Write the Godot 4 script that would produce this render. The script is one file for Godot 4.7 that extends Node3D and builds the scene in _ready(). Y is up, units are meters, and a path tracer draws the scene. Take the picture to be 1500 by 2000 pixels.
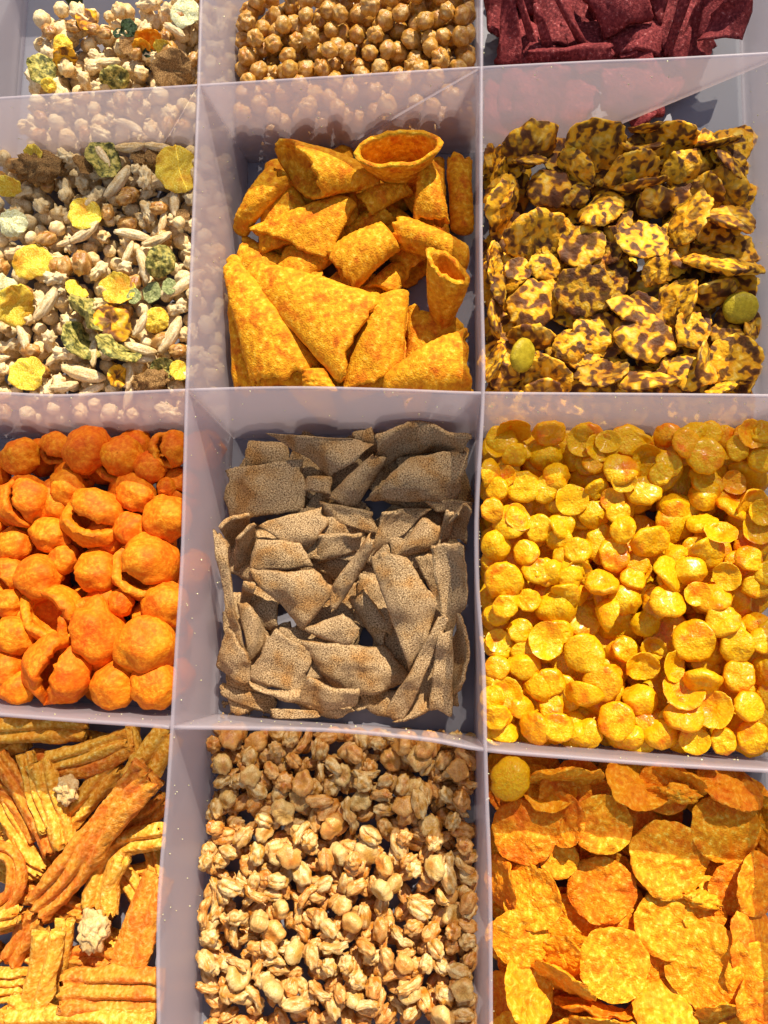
extends Node3D
# ------------------------------------------------------------------ places and sizes (metres)
const RIM := 0.0353
const CW := 0.07
const CH := 0.07878
const FOCAL := 1654.4
var eye := Vector3(0.1403, 0.2237, 0.2091)
var look := Basis.from_euler(Vector3(-1.399, 0.7567, -0.7451))
var rng := RandomNumberGenerator.new()
var noise := FastNoiseLite.new()
var M := {}
var taken := {}


func _ready() -> void:
	rng.seed = 4711
	noise.seed = 7
	noise.frequency = 1.0
	noise.fractal_type = FastNoiseLite.FRACTAL_NONE
	noise.noise_type = FastNoiseLite.TYPE_SIMPLEX
	var cam := Camera3D.new()
	cam.name = "camera"
	cam.transform = Transform3D(look, eye)
	cam.fov = rad_to_deg(2.0 * atan(1000.0 / FOCAL))
	cam.near = 0.01
	cam.far = 50.0
	add_child(cam)
	var sun := DirectionalLight3D.new()
	sun.name = "sun"
	sun.light_energy = 1.6
	sun.light_color = Color(1.0, 0.97, 0.92)
	sun.light_angular_distance = 0.6
	sun.shadow_enabled = true
	sun.look_at_from_position(Vector3(0.36, 1.0, -1.0), Vector3.ZERO)
	add_child(sun)
	var sky := ProceduralSkyMaterial.new()
	sky.sky_top_color = Color(0.57, 0.63, 0.76)
	sky.sky_horizon_color = Color(0.86, 0.87, 0.90)
	sky.sky_curve = 0.12
	sky.ground_bottom_color = Color(0.35, 0.32, 0.30)
	sky.ground_horizon_color = Color(0.6, 0.58, 0.56)
	sky.sky_energy_multiplier = 0.88
	var env := Environment.new()
	env.background_mode = Environment.BG_SKY
	env.sky = Sky.new()
	env.sky.sky_material = sky
	env.tonemap_mode = Environment.TONE_MAPPER_LINEAR
	env.tonemap_exposure = 1.45
	env.sdfgi_enabled = true
	env.ssao_enabled = true
	env.ssil_enabled = true
	var we := WorldEnvironment.new()
	we.name = "world_environment"
	we.environment = env
	add_child(we)
	make_materials()
	build_table()
	build_box()
	fill_all()


# ------------------------------------------------------------------ from photograph to place
func ray(u: float, v: float) -> Vector3:
	return look * Vector3((u - 750.0) / FOCAL, (1000.0 - v) / FOCAL, -1.0)


func at(u: float, v: float, y: float) -> Vector3:
	var d := ray(u, v)
	return eye + d * ((y - eye.y) / d.y)


# photo pixel of a point
func pix(p: Vector3) -> Vector2:
	var d := look.inverse() * (p - eye)
	return Vector2(750.0 - FOCAL * d.x / d.z, 1000.0 + FOCAL * d.y / d.z)


# ------------------------------------------------------------------ mesh helpers
func finish(v: PackedVector3Array, idx: PackedInt32Array, col := PackedColorArray()) -> ArrayMesh:
	var a := []
	a.resize(Mesh.ARRAY_MAX)
	a[Mesh.ARRAY_VERTEX] = v
	a[Mesh.ARRAY_INDEX] = idx
	if col.size():
		a[Mesh.ARRAY_COLOR] = col
	var st := SurfaceTool.new()
	st.create_from_arrays(a)
	st.generate_normals()
	return st.commit()


# indices of a grid of nv rows of nu points; wrap closes each row on itself
func grid_idx(nu: int, nv: int, wrap: bool, first := 0) -> PackedInt32Array:
	var r := PackedInt32Array()
	for j in nv - 1:
		for i in (nu if wrap else nu - 1):
			var k := (i + 1) % nu
			var a := first + j * nu + i
			var b := first + j * nu + k
			var c := a + nu
			var d := b + nu
			r.append_array(PackedInt32Array([a, b, c, b, d, c]))
	return r


func n3(p: Vector3) -> float:
	return noise.get_noise_3dv(p)


func label(o: Node3D, called: String, text: String, category: String, group := "", kind := "") -> void:
	taken[called] = taken.get(called, -1) + 1
	o.name = called if taken[called] == 0 else "%s_%03d" % [called, taken[called]]
	if text:
		o.set_meta("label", text)
	if category:
		o.set_meta("category", category)
	if group:
		o.set_meta("group", group)
	if kind:
		o.set_meta("kind", kind)


func part(parent: Node3D, called: String, mesh: Mesh, m: Material) -> MeshInstance3D:
	var o := MeshInstance3D.new()
	o.name = called
	o.mesh = mesh
	o.material_override = m
	parent.add_child(o, true)
	return o


# ------------------------------------------------------------------ table and compartment box
func build_table() -> void:
	var o := MeshInstance3D.new()
	var b := BoxMesh.new()
	b.size = Vector3(1.6, 0.03, 1.6)
	o.mesh = b
	o.material_override = M.table
	label(o, "table_top", "", "", "", "structure")
	o.position = Vector3(0.105, -0.0192, 0.16)
	add_child(o)


# places on the top edge of a divider, read off the photograph and laid on the rim plane
func edge(px: Array, y: float) -> PackedVector3Array:
	var r := PackedVector3Array()
	for p in px:
		r.append(at(p[0], p[1], y))
	return r


func along(c: PackedVector3Array, axis: int, s: float) -> Vector3:
	# Catmull-Rom through c by coordinate "axis"; straight on beyond the ends
	var n := c.size()
	if s <= c[0][axis]:
		var d0 := (c[1] - c[0]) / (c[1][axis] - c[0][axis])
		return c[0] + d0 * (s - c[0][axis])
	for i in n - 1:
		if s <= c[i + 1][axis]:
			var t: float = (s - c[i][axis]) / (c[i + 1][axis] - c[i][axis])
			return c[i].cubic_interpolate(c[i + 1], c[maxi(i - 1, 0)], c[mini(i + 2, n - 1)], t)
	var d := (c[n - 1] - c[n - 2]) / (c[n - 1][axis] - c[n - 2][axis])
	return c[n - 1] + d * (s - c[n - 1][axis])


# a moulded wall with a rounded top edge; top and foot are its centre lines
func wall_mesh(top: PackedVector3Array, foot: PackedVector3Array, thick_top: float, thick_foot: float) -> ArrayMesh:
	var prof := []   # (height share, side share)
	for k in 9:
		prof.append([k / 8.0 * 0.985, 1.0])
	for k in 5:
		var a := PI * (k + 1) / 6.0
		prof.append([0.985 + 0.015 * sin(a), cos(a)])
	for k in 9:
		prof.append([(8 - k) / 8.0 * 0.985, -1.0])
	var nu := prof.size()
	var nv := top.size()
	var v := PackedVector3Array()
	for j in nv:
		var d := (top[mini(j + 1, nv - 1)] - top[maxi(j - 1, 0)])
		d.y = 0
		var side := d.normalized().cross(Vector3.UP)
		for q in prof:
			var h: float = q[0]
			var p := foot[j].lerp(top[j], h)
			p.y = lerpf(foot[j].y, top[j].y, h)
			v.append(p + side * q[1] * 0.5 * lerpf(thick_foot, thick_top, h))
	var idx := grid_idx(nu, nv, true)
	for e in [0, nv - 1]:
		var o: int = e * nu
		for k in nu / 2:
			var a: int = o + k
			var b: int = o + k + 1
			var c: int = o + nu - 1 - k
			var dd: int = o + nu - 2 - k
			if a == dd or b == c:
				continue
			if e == 0:
				idx.append_array(PackedInt32Array([a, c, b, b, c, dd]))
			else:
				idx.append_array(PackedInt32Array([a, b, c, b, dd, c]))
	return finish(v, idx)


var VT := []
var VF := []
var HT := []
var HF := []


func build_box() -> void:
	var box := Node3D.new()
	label(box, "compartment_box", "translucent frosted plastic compartment box with thin bowed dividers", "box")
	add_child(box)
	# centre lines of the dividers at the rim and at the foot
	var v1 := [[392, 0], [387, 166], [375, 480], [364, 762], [361, 880], [355, 1090], [344, 1265], [335, 1422], [325, 1573], [314, 1695], [308, 1817], [309, 2000]]
	var v2 := [[940, 0], [940, 130], [939, 480], [944, 740], [934, 940], [930, 1040], [933, 1160], [944, 1300], [948, 1465], [951, 1570], [957, 1730], [959, 2000]]
	var h1 := [[0, 190], [200, 177], [387, 165], [641, 149], [940, 130], [1152, 119], [1300, 113], [1500, 102]]
	var h2 := [[0, 767], [105, 772], [210, 768], [364, 761], [505, 757], [640, 757], [800, 762], [942, 767], [1300, 770], [1500, 772]]
	var h3 := [[0, 1396], [152, 1408], [300, 1418], [335, 1421], [505, 1423], [670, 1428], [836, 1445], [948, 1465], [1130, 1481], [1300, 1494], [1500, 1506]]
	VT = [PackedVector3Array([Vector3(0, RIM, 0), Vector3(0, RIM, 1)]), edge(v1, RIM), edge(v2, RIM), PackedVector3Array([Vector3(3 * CW, RIM, 0), Vector3(3 * CW, RIM, 1)])]
	HT = [PackedVector3Array([Vector3(0, RIM, 0), Vector3(1, RIM, 0)]), edge(h1, RIM), edge(h2, RIM), edge(h3, RIM), PackedVector3Array([Vector3(0, RIM, 4 * CH), Vector3(1, RIM, 4 * CH)])]
	var t := 0.0009
	VF = [PackedVector3Array([Vector3(0, 0, 0), Vector3(0, 0, 1)]), PackedVector3Array([at(457, 858, 0) - Vector3(t, 0, 0), at(428, 1392, 0) - Vector3(t, 0, 0)]), PackedVector3Array([at(925, 859, 0) + Vector3(t, 0, 0), at(924, 1431, 0) + Vector3(t, 0, 0)]), PackedVector3Array([Vector3(3 * CW, 0, 0), Vector3(3 * CW, 0, 1)])]
	HF = [PackedVector3Array([Vector3(0, 0, 0), Vector3(1, 0, 0)]), PackedVector3Array([Vector3(0, 0, CH), Vector3(1, 0, CH)]), PackedVector3Array([at(457, 858, 0) - Vector3(0, 0, t), at(925, 859, 0) - Vector3(0, 0, t)]), PackedVector3Array([at(428, 1392, 0) + Vector3(0, 0, t), at(924, 1431, 0) + Vector3(0, 0, t)]), PackedVector3Array([Vector3(0, 0, 4 * CH), Vector3(1, 0, 4 * CH)])]
	for c in 4:
		var a := PackedVector3Array()
		var b := PackedVector3Array()
		for k in 65:
			var s := -0.0006 + (4 * CH + 0.0012) * k / 64.0
			a.append(along(VT[c], 2, s))
			b.append(along(VF[c], 2, s))
		var outer: bool = c == 0 or c == 3
		part(box, "outer_wall" if outer else "divider", wall_mesh(a, b, 0.0014 if outer else 0.00095, 0.0016 if outer else 0.0014), M.plastic)
	for r in 5:
		for c in 3:
			var a := PackedVector3Array()
			var b := PackedVector3Array()
			# ends on the faces of the upright dividers
			var e0 := along(VT[c], 2, along(HT[r], 0, CW * c).z).x + 0.00030
			var e1 := along(VT[c + 1], 2, along(HT[r], 0, CW * (c + 1)).z).x - 0.00030
			var f0 := along(VF[c], 2, along(HF[r], 0, CW * c).z).x + 0.00045
			var f1 := along(VF[c + 1], 2, along(HF[r], 0, CW * (c + 1)).z).x - 0.00045
			for k in 25:
				a.append(along(HT[r], 0, lerpf(e0, e1, k / 24.0)) - Vector3(0, 0.0002, 0))
				b.append(along(HF[r], 0, lerpf(f0, f1, k / 24.0)))
			part(box, "outer_wall" if r == 0 or r == 4 else "divider", wall_mesh(a, b, 0.00095, 0.0014), M.plastic)
	var fl := BoxMesh.new()
	fl.size = Vector3(3 * CW + 0.001, 0.0016, 4 * CH + 0.001)
	part(box, "floor_panel", fl, M.plastic_floor).position = Vector3(1.5 * CW, -0.0009, 2 * CH)


# ------------------------------------------------------------------ shapes (lengths in millimetres unless said otherwise)
const MM := 0.001


func scaled(v: PackedVector3Array, k: float) -> PackedVector3Array:
	return Transform3D(Basis.from_scale(Vector3.ONE * k), Vector3.ZERO) * v


# a flake, wafer or lens: rings from the middle of the top over the rim to the middle of the underside
# d: rx, rz, top, bot (dome heights), rim (half thickness at the edge), ragged, cup, saddle, bump, freq, nth, nr, seed, paint
func disc(d: Dictionary) -> ArrayMesh:
	var nth: int = d.get("nth", 44)
	var nr: int = d.get("nr", 9)
	var sd: float = d.get("seed", 0) * 17.3
	var rows := []
	for i in nr + 1:
		rows.append([sin(PI / 2 * i / nr) if d.get("round_rim", true) else float(i) / nr, 1.0])
	for i in nr:
		rows.append([rows[nr - 1 - i][0], -1.0])
	var v := PackedVector3Array()
	var col := PackedColorArray()
	var paint = d.get("paint")
	var lobes: float = d.get("lobes", 0.0)
	var nl: int = d.get("n_lobes", 5)
	for row in rows:
		var r: float = row[0]
		var s: float = row[1]
		for k in nth:
			var a := TAU * k / nth
			var c := Vector3(cos(a), 0, sin(a))
			var out: float = 1.0 + d.ragged * (n3(c * 1.3 + Vector3(sd, 0, 0)) + 0.55 * n3(c * 4.0 + Vector3(0, sd, 0)) * r + 0.3 * n3(c * 10.0 + Vector3(0, 0, sd)) * r)
			out += lobes * cos(nl * a + sd) * r
			var p := Vector3(c.x * d.rx * r * out, 0, c.z * d.rz * r * out)
			var mid: float = d.get("cup", 0.0) * r * r + d.get("saddle", 0.0) * r * r * cos(2.0 * a + sd) + d.get("wave", 0.0) * n3(Vector3(p.x * 0.16, sd, p.z * 0.16))
			var dome: float = sqrt(maxf(0.0, 1.0 - r * r))
			var h: float = (d.top if s > 0 else d.bot) * pow(dome, d.get("dome_power", 1.0)) + d.rim * sqrt(maxf(0.0, 1.0 - pow(r, 6.0)))
			var f: float = d.freq
			var b: float = d.bump * (n3(p * f + Vector3(sd, s * 9.0, 0)) + 0.5 * n3(p * f * 2.3 + Vector3(0, s * 7.0, sd))) * (1.0 if r < 0.999 else 0.0)
			if d.has("dent") and s > 0:
				b -= d.dent * exp(-pow(r / 0.45, 2.0))
			if d.has("ring") and s > 0:
				b += d.ring * exp(-pow((r - 0.68) / 0.2, 2.0)) * (0.6 + 0.6 * n3(c * 2.2 + Vector3(sd, 3, 0)))
			p.y = mid + s * h + b
			v.append(p)
			if paint != null:
				col.append(paint.call(r, p, sd))
	return finish(scaled(v, MM), grid_idx(nth, rows.size(), true), col)


# a lumpy kernel: rx ry rz, amp, freq, crease, bend, seed, paint
func blob(d: Dictionary) -> ArrayMesh:
	var nu: int = d.get("nu", 30)
	var nv: int = d.get("nv", 20)
	var sd: float = d.get("seed", 0) * 11.7
	var v := PackedVector3Array()
	var col := PackedColorArray()
	var paint = d.get("paint")
	for j in nv + 1:
		var la := PI * (float(j) / nv - 0.5)
		for i in nu:
			var lo := TAU * i / nu
			var c := Vector3(cos(la) * cos(lo), sin(la), cos(la) * sin(lo))
			var k: float = 1.0 + d.amp * n3(c * d.freq + Vector3(sd, 0, 0)) + 0.4 * d.amp * n3(c * d.freq * 2.6 + Vector3(0, sd, 0))
			if d.has("fine"):
				k += d.fine * n3(c * 9.0 + Vector3(sd, sd, 0))
			var g := 0.0
			if d.has("crease"):
				g = exp(-pow((c.z + 0.12 * n3(c * 2.0 + Vector3(0, 0, sd))) / 0.13, 2.0)) * clampf(c.y * 1.6 + 0.2, 0.0, 1.0)
				k -= d.crease * g
			var p := Vector3(c.x * d.rx, c.y * d.ry, c.z * d.rz) * k
			p.z += d.get("bend", 0.0) * (c.x * c.x - 0.4)
			if d.has("waist"):
				var w: float = 1.0 - d.waist * exp(-pow(c.x / 0.3, 2.0))
				p.y *= w
				p.z *= w
			v.append(p)
			if paint != null:
				col.append(paint.call(c, k, g, sd))
	return finish(scaled(v, MM), grid_idx(nu, nv + 1, true), col)


# a hollow curled shell with a slit from pole (x) to pole, the slit facing y
func shell(r: float, gap: float, curl: float, seed_: int, squash: float) -> ArrayMesh:
	var n := 38
	var rows := 22
	var sd := seed_ * 13.1
	var v := PackedVector3Array()
	var rag := []
	for j in rows + 1:
		rag.append([0.09 * n3(Vector3(j * 0.45, sd, 0)) + 0.05 * n3(Vector3(j * 1.6, sd, 5)), 0.09 * n3(Vector3(j * 0.45, 9, sd)) + 0.05 * n3(Vector3(j * 1.7, 4, sd))])
	for j in rows + 1:
		var la := PI * (float(j) / rows - 0.5)
		var g0: float = gap * 0.5 + rag[j][0]
		var g1: float = TAU - gap * 0.5 + rag[j][1]
		for q in 2 * (n + 1):
			var outer := q <= n
			var s: float = float(q) / n if outer else float(2 * n + 1 - q) / n
			var phi := lerpf(g0, g1, s)
			var c := Vector3(sin(la), cos(la) * cos(phi), cos(la) * sin(phi))
			var k: float = 1.0 + 0.10 * n3(c * 1.1 + Vector3(sd, 0, 0)) + 0.025 * n3(c * 3.0 + Vector3(0, sd, 0)) + 0.010 * n3(c * 9.0 + Vector3(0, 0, sd))
			k -= curl * pow(maxf(0.0, (s - 0.55) / 0.45), 2.0) + 0.25 * curl * pow(maxf(0.0, (0.3 - s) / 0.3), 2.0)
			if not outer:
				k -= 0.27
			v.append(Vector3(c.x * squash, c.y, c.z) * r * k)
	return finish(scaled(v, MM), grid_idx(2 * (n + 1), rows + 1, true))


# a bent sheet of dough over four corners given in metres in the world; bows in mm along its normal
func sheet(q: Array, thick: float, bow_u: float, bow_v: float, twist: float, ragged: float, seed_: int) -> Array:
	var sd := seed_ * 7.9
	var lu: float = (q[0].distance_to(q[1]) + q[3].distance_to(q[2])) * 0.5
	var lv: float = (q[0].distance_to(q[3]) + q[1].distance_to(q[2])) * 0.5
	var nu := clampi(int(lu / 0.0008), 8, 34)
	var nv := clampi(int(lv / 0.0008), 8, 34)
	var nrm: Vector3 = (q[2] - q[0]).cross(q[1] - q[3]).normalized()
	if nrm.y < 0:
		nrm = -nrm
	var v := PackedVector3Array()
	for j in nv + 1:
		for side in 2:
			for ii in nu + 1:
				var i := ii if side == 0 else nu - ii
				var u := float(i) / nu
				var w := float(j) / nv
				var eu := pow(absf(2.0 * u - 1.0), 10.0)
				var ew := pow(absf(2.0 * w - 1.0), 10.0)
				var uu := u + ragged * eu * signf(u - 0.5) * (n3(Vector3(w * 2.0, sd, 1.0)) + 0.35 * n3(Vector3(w * 11.0, sd, 2.0)) - 0.35 * ew)
				var ww := w + ragged * ew * signf(w - 0.5) * (n3(Vector3(u * 2.0, sd, 3.0)) + 0.35 * n3(Vector3(u * 11.0, sd, 4.0)) - 0.35 * eu)
				var p: Vector3 = q[0].lerp(q[1], uu).lerp(q[3].lerp(q[2], uu), ww)
				var m := p / MM
				var b: float = bow_u * 4.0 * u * (1.0 - u) + bow_v * 4.0 * w * (1.0 - w) + twist * (2.0 * u - 1.0) * (2.0 * w - 1.0) + 1.1 * n3(m * 0.10 + Vector3(sd, 0, 0)) + 0.22 * n3(m * 0.45 + Vector3(0, sd, 0)) + 0.07 * n3(m * 1.5)
				var t := 0.5 * thick * (1.0 - 0.2 * maxf(eu, ew)) * (1.0 + 0.25 * n3(m * 0.3 + Vector3(0, 0, sd)))
				v.append(p + nrm * (b + (t if side == 0 else -t)) * MM)
	var ring := 2 * (nu + 1)
	var idx := grid_idx(ring, nv + 1, true)
	for e in [0, nv]:
		for i in nu:
			var a: int = e * ring + i
			var b2: int = e * ring + ring - 1 - i
			if e == 0:
				idx.append_array(PackedInt32Array([a, b2, a + 1, a + 1, b2, b2 - 1]))
			else:
				idx.append_array(PackedInt32Array([a, a + 1, b2, a + 1, b2 - 1, b2]))
	return [v, idx]


# a rolled horn: tip, left and right end of its mouth in metres in the world; wide = half depth of the mouth, mm
func horn(tip: Vector3, ml: Vector3, mr: Vector3, wide: float, bend: float, tip_r: float, seed_: int) -> Array:
	var sd := seed_ * 5.3
	var mid := (ml + mr) * 0.5
	var ax := mid - tip
	var side := (mr - ml)
	var nrm := ax.cross(side).normalized()
	if nrm.y < 0:
		nrm = -nrm
	var half := side.length() * 0.5
	var sdir := side.normalized()
	var nu := 46
	var v := PackedVector3Array()
	var rows := []
	for k in 35:
		rows.append([pow(k / 34.0, 1.25), 0.0])
	for k in 13:
		rows.append([1.0 - 0.62 * k / 12.0, 1.0])
	rows.append([0.36, 2.0])
	var wall := 1.25 * MM
	for rw in rows:
		var t: float = rw[0]
		var cap := sqrt(minf(1.0, t / 0.05))
		var a := (tip_r * MM * (1.0 - t) + half * t) * cap
		var b := (tip_r * MM * 0.75 * (1.0 - t) + wide * MM * pow(t, 0.8)) * cap
		if rw[1] == 1.0:
			a = maxf(a - wall, 0.0002)
			b = maxf(b - wall, 0.0002)
		elif rw[1] == 2.0:
			a = 0.0001
			b = 0.0001
		for i in nu:
			var phi := TAU * i / nu
			var c := Vector2(cos(phi), sin(phi))
			var slant := 1.0 + t * (0.05 * n3(Vector3(c.x * 1.2, c.y * 1.2, sd)) + 0.02 * n3(Vector3(c.x * 5.0, c.y * 5.0, sd)))
			var p := tip + ax * t * slant + sdir * c.x * a + nrm * (c.y * b + bend * MM * (4.0 * t * (1.0 - t)))
			var m := p / MM
			var rough: float = 0.28 * n3(m * 0.12 + Vector3(sd, 0, 0)) + 0.09 * n3(m * 0.6 + Vector3(0, sd, 0)) + 0.07 * n3(m * 1.7)
			rough += 0.07 * sin(t * ax.length() / MM * 4.2 + 2.0 * n3(m * 0.25))
			var o := (sdir * c.x + nrm * c.y)
			v.append(p + o * rough * MM * cap * (1.0 if rw[1] < 1.0 else 0.5))
	return [v, grid_idx(nu, rows.size(), true)]


# a ribbed stick swept along places in the world (metres); width and thick in mm; pale = how far the broken ends show their inside
func ribbed(path: Array, width: float, thick: float, ribs: int, seed_: int, pale: Color) -> Array:
	var sd := seed_ * 3.7
	var cur := Curve3D.new()
	for i in path.size():
		var dir: Vector3 = (path[mini(i + 1, path.size() - 1)] - path[maxi(i - 1, 0)]) / 6.0
		cur.add_point(path[i] * 100.0, -dir * 100.0, dir * 100.0)
	var long := cur.get_baked_length() / 100.0
	var rows := clampi(int(long / 0.0007), 10, 64)
	var nu := 52
	var v := PackedVector3Array()
	var col := PackedColorArray()
	for jj in rows + 3:
		var j := clampi(jj - 1, 0, rows)
		var inset := 0.12 if jj == 0 or jj == rows + 2 else 1.0
		var s := float(j) / rows
		var p := cur.sample_baked(s * long * 100.0, true) / 100.0
		var p2 := cur.sample_baked(minf(s + 0.02, 1.0) * long * 100.0, true) / 100.0
		var p1 := cur.sample_baked(maxf(s - 0.02, 0.0) * long * 100.0, true) / 100.0
		var d := (p2 - p1).normalized()
		var sd_v := d.cross(Vector3.UP).normalized()
		var up := sd_v.cross(d)
		var roll := 0.5 * n3(Vector3(s * 1.4, sd, 0)) + 0.25 * n3(Vector3(sd, 0, 3))
		var w := width * (1.0 + 0.10 * n3(Vector3(s * long * 90.0, sd, 7)))
		for i in nu:
			var a := TAU * i / nu
			var x := cos(a)
			var y := sin(a)
			var rib := absf(cos(x * PI * 0.5 * ribs + (PI * 0.5 if ribs % 2 == 0 else 0.0)))
			var hgt := thick * 0.5 * signf(y) * pow(absf(y), 0.45) * (0.34 + 0.66 * rib)
			var m := p / MM + Vector3(x * 3.0, y * 3.0, 0)
			var ru := 0.22 * n3(m * 0.16 + Vector3(sd, 0, 0)) + 0.10 * n3(m * 0.7) + 0.07 * n3(m * 2.0)
			var lx := x * w * 0.5 * (1.0 + 0.05 * n3(m * 0.5 + Vector3(0, sd, 0)))
			var o := (sd_v * lx + up * hgt).rotated(d, roll)
			var jag := d * (0.9 * n3(Vector3(x * 3.0, y * 3.0, sd + s * 40.0)) if j == 0 or j == rows else 0.0)
			v.append(p + (o * inset + o.normalized() * ru * inset + jag) * MM)
			var fade := clampf(1.0 - minf(s, 1.0 - s) * long / 0.0016 + 0.5 * n3(Vector3(x * 4.0, y * 2.0, sd + s * 9.0)), 0.0, 1.0)
			col.append(Color(1, 1, 1).lerp(pale, fade * (1.0 if n3(Vector3(sd, s * 2.0, 8)) > -0.2 else 0.2)))
	return [v, grid_idx(nu, rows + 3, true), col]


# ------------------------------------------------------------------ heaps: a height field for each compartment
class Heap:
	var x0: float
	var x1: float
	var z0: float
	var z1: float
	var step: float
	var nx: int
	var nz: int
	var h: PackedFloat32Array

	func _init(a: float, b: float, c: float, d: float, s: float) -> void:
		x0 = a
		x1 = b
		z0 = c
		z1 = d
		step = s
		nx = int((b - a) / s) + 1
		nz = int((d - c) / s) + 1
		h.resize(nx * nz)
		h.fill(0.0)

	# how far the points (offset by o) would have to rise to lie clear of the heap
	func need(q: PackedVector3Array, o: Vector3) -> float:
		var most := -1.0
		var inv := 1.0 / step
		var ox := (o.x - x0) * inv
		var oz := (o.z - z0) * inv
		for p in q:
			var i := clampi(int(p.x * inv + ox), 0, nx - 1)
			var j := clampi(int(p.z * inv + oz), 0, nz - 1)
			var e := h[j * nx + i] - p.y
			if e > most:
				most = e
		return most - o.y

	func stamp(q: PackedVector3Array, o: Vector3) -> void:
		var inv := 1.0 / step
		for p in q:
			var i := clampi(int((p.x + o.x - x0) * inv), 0, nx - 1)
			var j := clampi(int((p.z + o.z - z0) * inv), 0, nz - 1)
			var k := j * nx + i
			if p.y + o.y > h[k]:
				h[k] = p.y + o.y

	func mean() -> float:
		var s := 0.0
		for e in h:
			s += e
		return s / h.size()

	func inside(q: PackedVector3Array, o: Vector3) -> Vector3:
		var lo := Vector3(INF, 0, INF)
		var hi := Vector3(-INF, 0, -INF)
		for p in q:
			lo.x = minf(lo.x, p.x)
			hi.x = maxf(hi.x, p.x)
			lo.z = minf(lo.z, p.z)
			hi.z = maxf(hi.z, p.z)
		if o.x + lo.x < x0:
			o.x = x0 - lo.x
		if o.x + hi.x > x1:
			o.x = x1 - hi.x
		if o.z + lo.z < z0:
			o.z = z0 - lo.z
		if o.z + hi.z > z1:
			o.z = z1 - hi.z
		return o


func heap(c: int, r: int, step: float) -> Heap:
	var zc := (r + 0.5) * CH
	var xc := (c + 0.5) * CW
	var y := 0.4
	var xa := lerpf(along(VF[c], 2, zc).x, along(VT[c], 2, zc).x, y) + 0.0009
	var xb := lerpf(along(VF[c + 1], 2, zc).x, along(VT[c + 1], 2, zc).x, y) - 0.0009
	var za := lerpf(along(HF[r], 0, xc).z, along(HT[r], 0, xc).z, y) + 0.0009
	var zb := lerpf(along(HF[r + 1], 0, xc).z, along(HT[r + 1], 0, xc).z, y) - 0.0009
	return Heap.new(xa, xb, za, zb, step)


# sampled points of a mesh for resting it on the heap
var touch_of := {}
func touch(m: ArrayMesh, most := 220) -> PackedVector3Array:
	if touch_of.has(m):
		return touch_of[m]
	var v: PackedVector3Array = m.surface_get_arrays(0)[Mesh.ARRAY_VERTEX]
	var r := PackedVector3Array()
	var st := maxi(1, int(v.size() / float(most)))
	var i := 0
	while i < v.size():
		r.append(v[i])
		i += st
	touch_of[m] = r
	return r


# lets a thing down (or lifts it) along the sight line of its place until it rests; returns where
func settle(hp: Heap, pts: PackedVector3Array, b0: Basis, p0: Vector3, sink: float, tries: int, tilt: float, lvl := 1.0) -> Transform3D:
	var best := Transform3D()
	var low := INF
	for k in tries:
		var b := b0
		if k:
			var a := rng.randf() * TAU
			b = Basis(Vector3(cos(a), 0, sin(a)), deg_to_rad(rng.randf_range(0.2, 1.0) * tilt)) * b0
		var q := Transform3D(b, Vector3.ZERO) * pts
		var o := p0
		for it in 3:
			o = hp.inside(q, o)
			var up := hp.need(q, o) - sink
			var d := o - eye
			o += d * (up / d.y)
		o = hp.inside(q, o)
		if o.y < low:
			low = o.y
			best = Transform3D(b, o)
	# soft things nest into one another rather than pile up
	if best.origin.y > lvl:
		var dn := best.origin - eye
		best.origin += dn * ((lvl + 0.15 * (best.origin.y - lvl) - best.origin.y) / dn.y)
	# never through the floor of the box
	var lowest := INF
	for p in best * pts:
		lowest = minf(lowest, p.y)
	if lowest < 0.0002:
		best.origin.y += 0.0002 - lowest
	hp.stamp(Transform3D(best.basis, Vector3.ZERO) * pts, best.origin)
	return best


# where in its compartment a small thing lies, for its label
const CONTENT := [["mixed snack", "brown seeds", "beet chips"], ["mixed snack", "corn horns", "mottled flakes"], ["orange shells", "brown chips", "yellow puffs"], ["ribbed sticks", "puffed grains", "corn wafers"]]


func lies(c: int, r: int, p: Vector3) -> String:
	var near := 0.011
	if p.x < CW * c + near:
		return " by the divider to the " + CONTENT[r][c - 1] if c > 0 else " by the outer wall"
	if p.x > CW * (c + 1) - near:
		return " by the divider to the " + CONTENT[r][c + 1] if c < 2 else " by the outer wall"
	if p.z < CH * r + near and r > 0:
		return " by the divider to the " + CONTENT[r - 1][c]
	if p.z > CH * (r + 1) - near and r < 3:
		return " by the divider to the " + CONTENT[r + 1][c]
	return " away from the dividers in its heap"


func put(mesh: ArrayMesh, m: Material, t: Transform3D, called: String, text: String, category: String, group: String) -> MeshInstance3D:
	var o := MeshInstance3D.new()
	o.mesh = mesh
	o.material_override = m
	label(o, called, text, category, group)
	o.transform = t
	add_child(o)
	return o


# a thing built in place from world points: moved to its own origin, then let down on the heap
func put_built(hp: Heap, built: Array, m: Material, sink: float, tries: int, tilt: float, lvl: float, called: String, text: String, category: String, group: String) -> MeshInstance3D:
	var v: PackedVector3Array = built[0]
	var lo := Vector3(INF, INF, INF)
	var hi := -lo
	for p in v:
		lo = lo.min(p)
		hi = hi.max(p)
	var o := Vector3((lo.x + hi.x) * 0.5, lo.y, (lo.z + hi.z) * 0.5)
	var loc := Transform3D(Basis(), -o) * v
	var mesh := finish(loc, built[1], built[2] if built.size() > 2 else PackedColorArray())
	return put(mesh, m, settle(hp, loc, Basis(), o, sink, tries, tilt, lvl), called, text, category, group)


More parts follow.
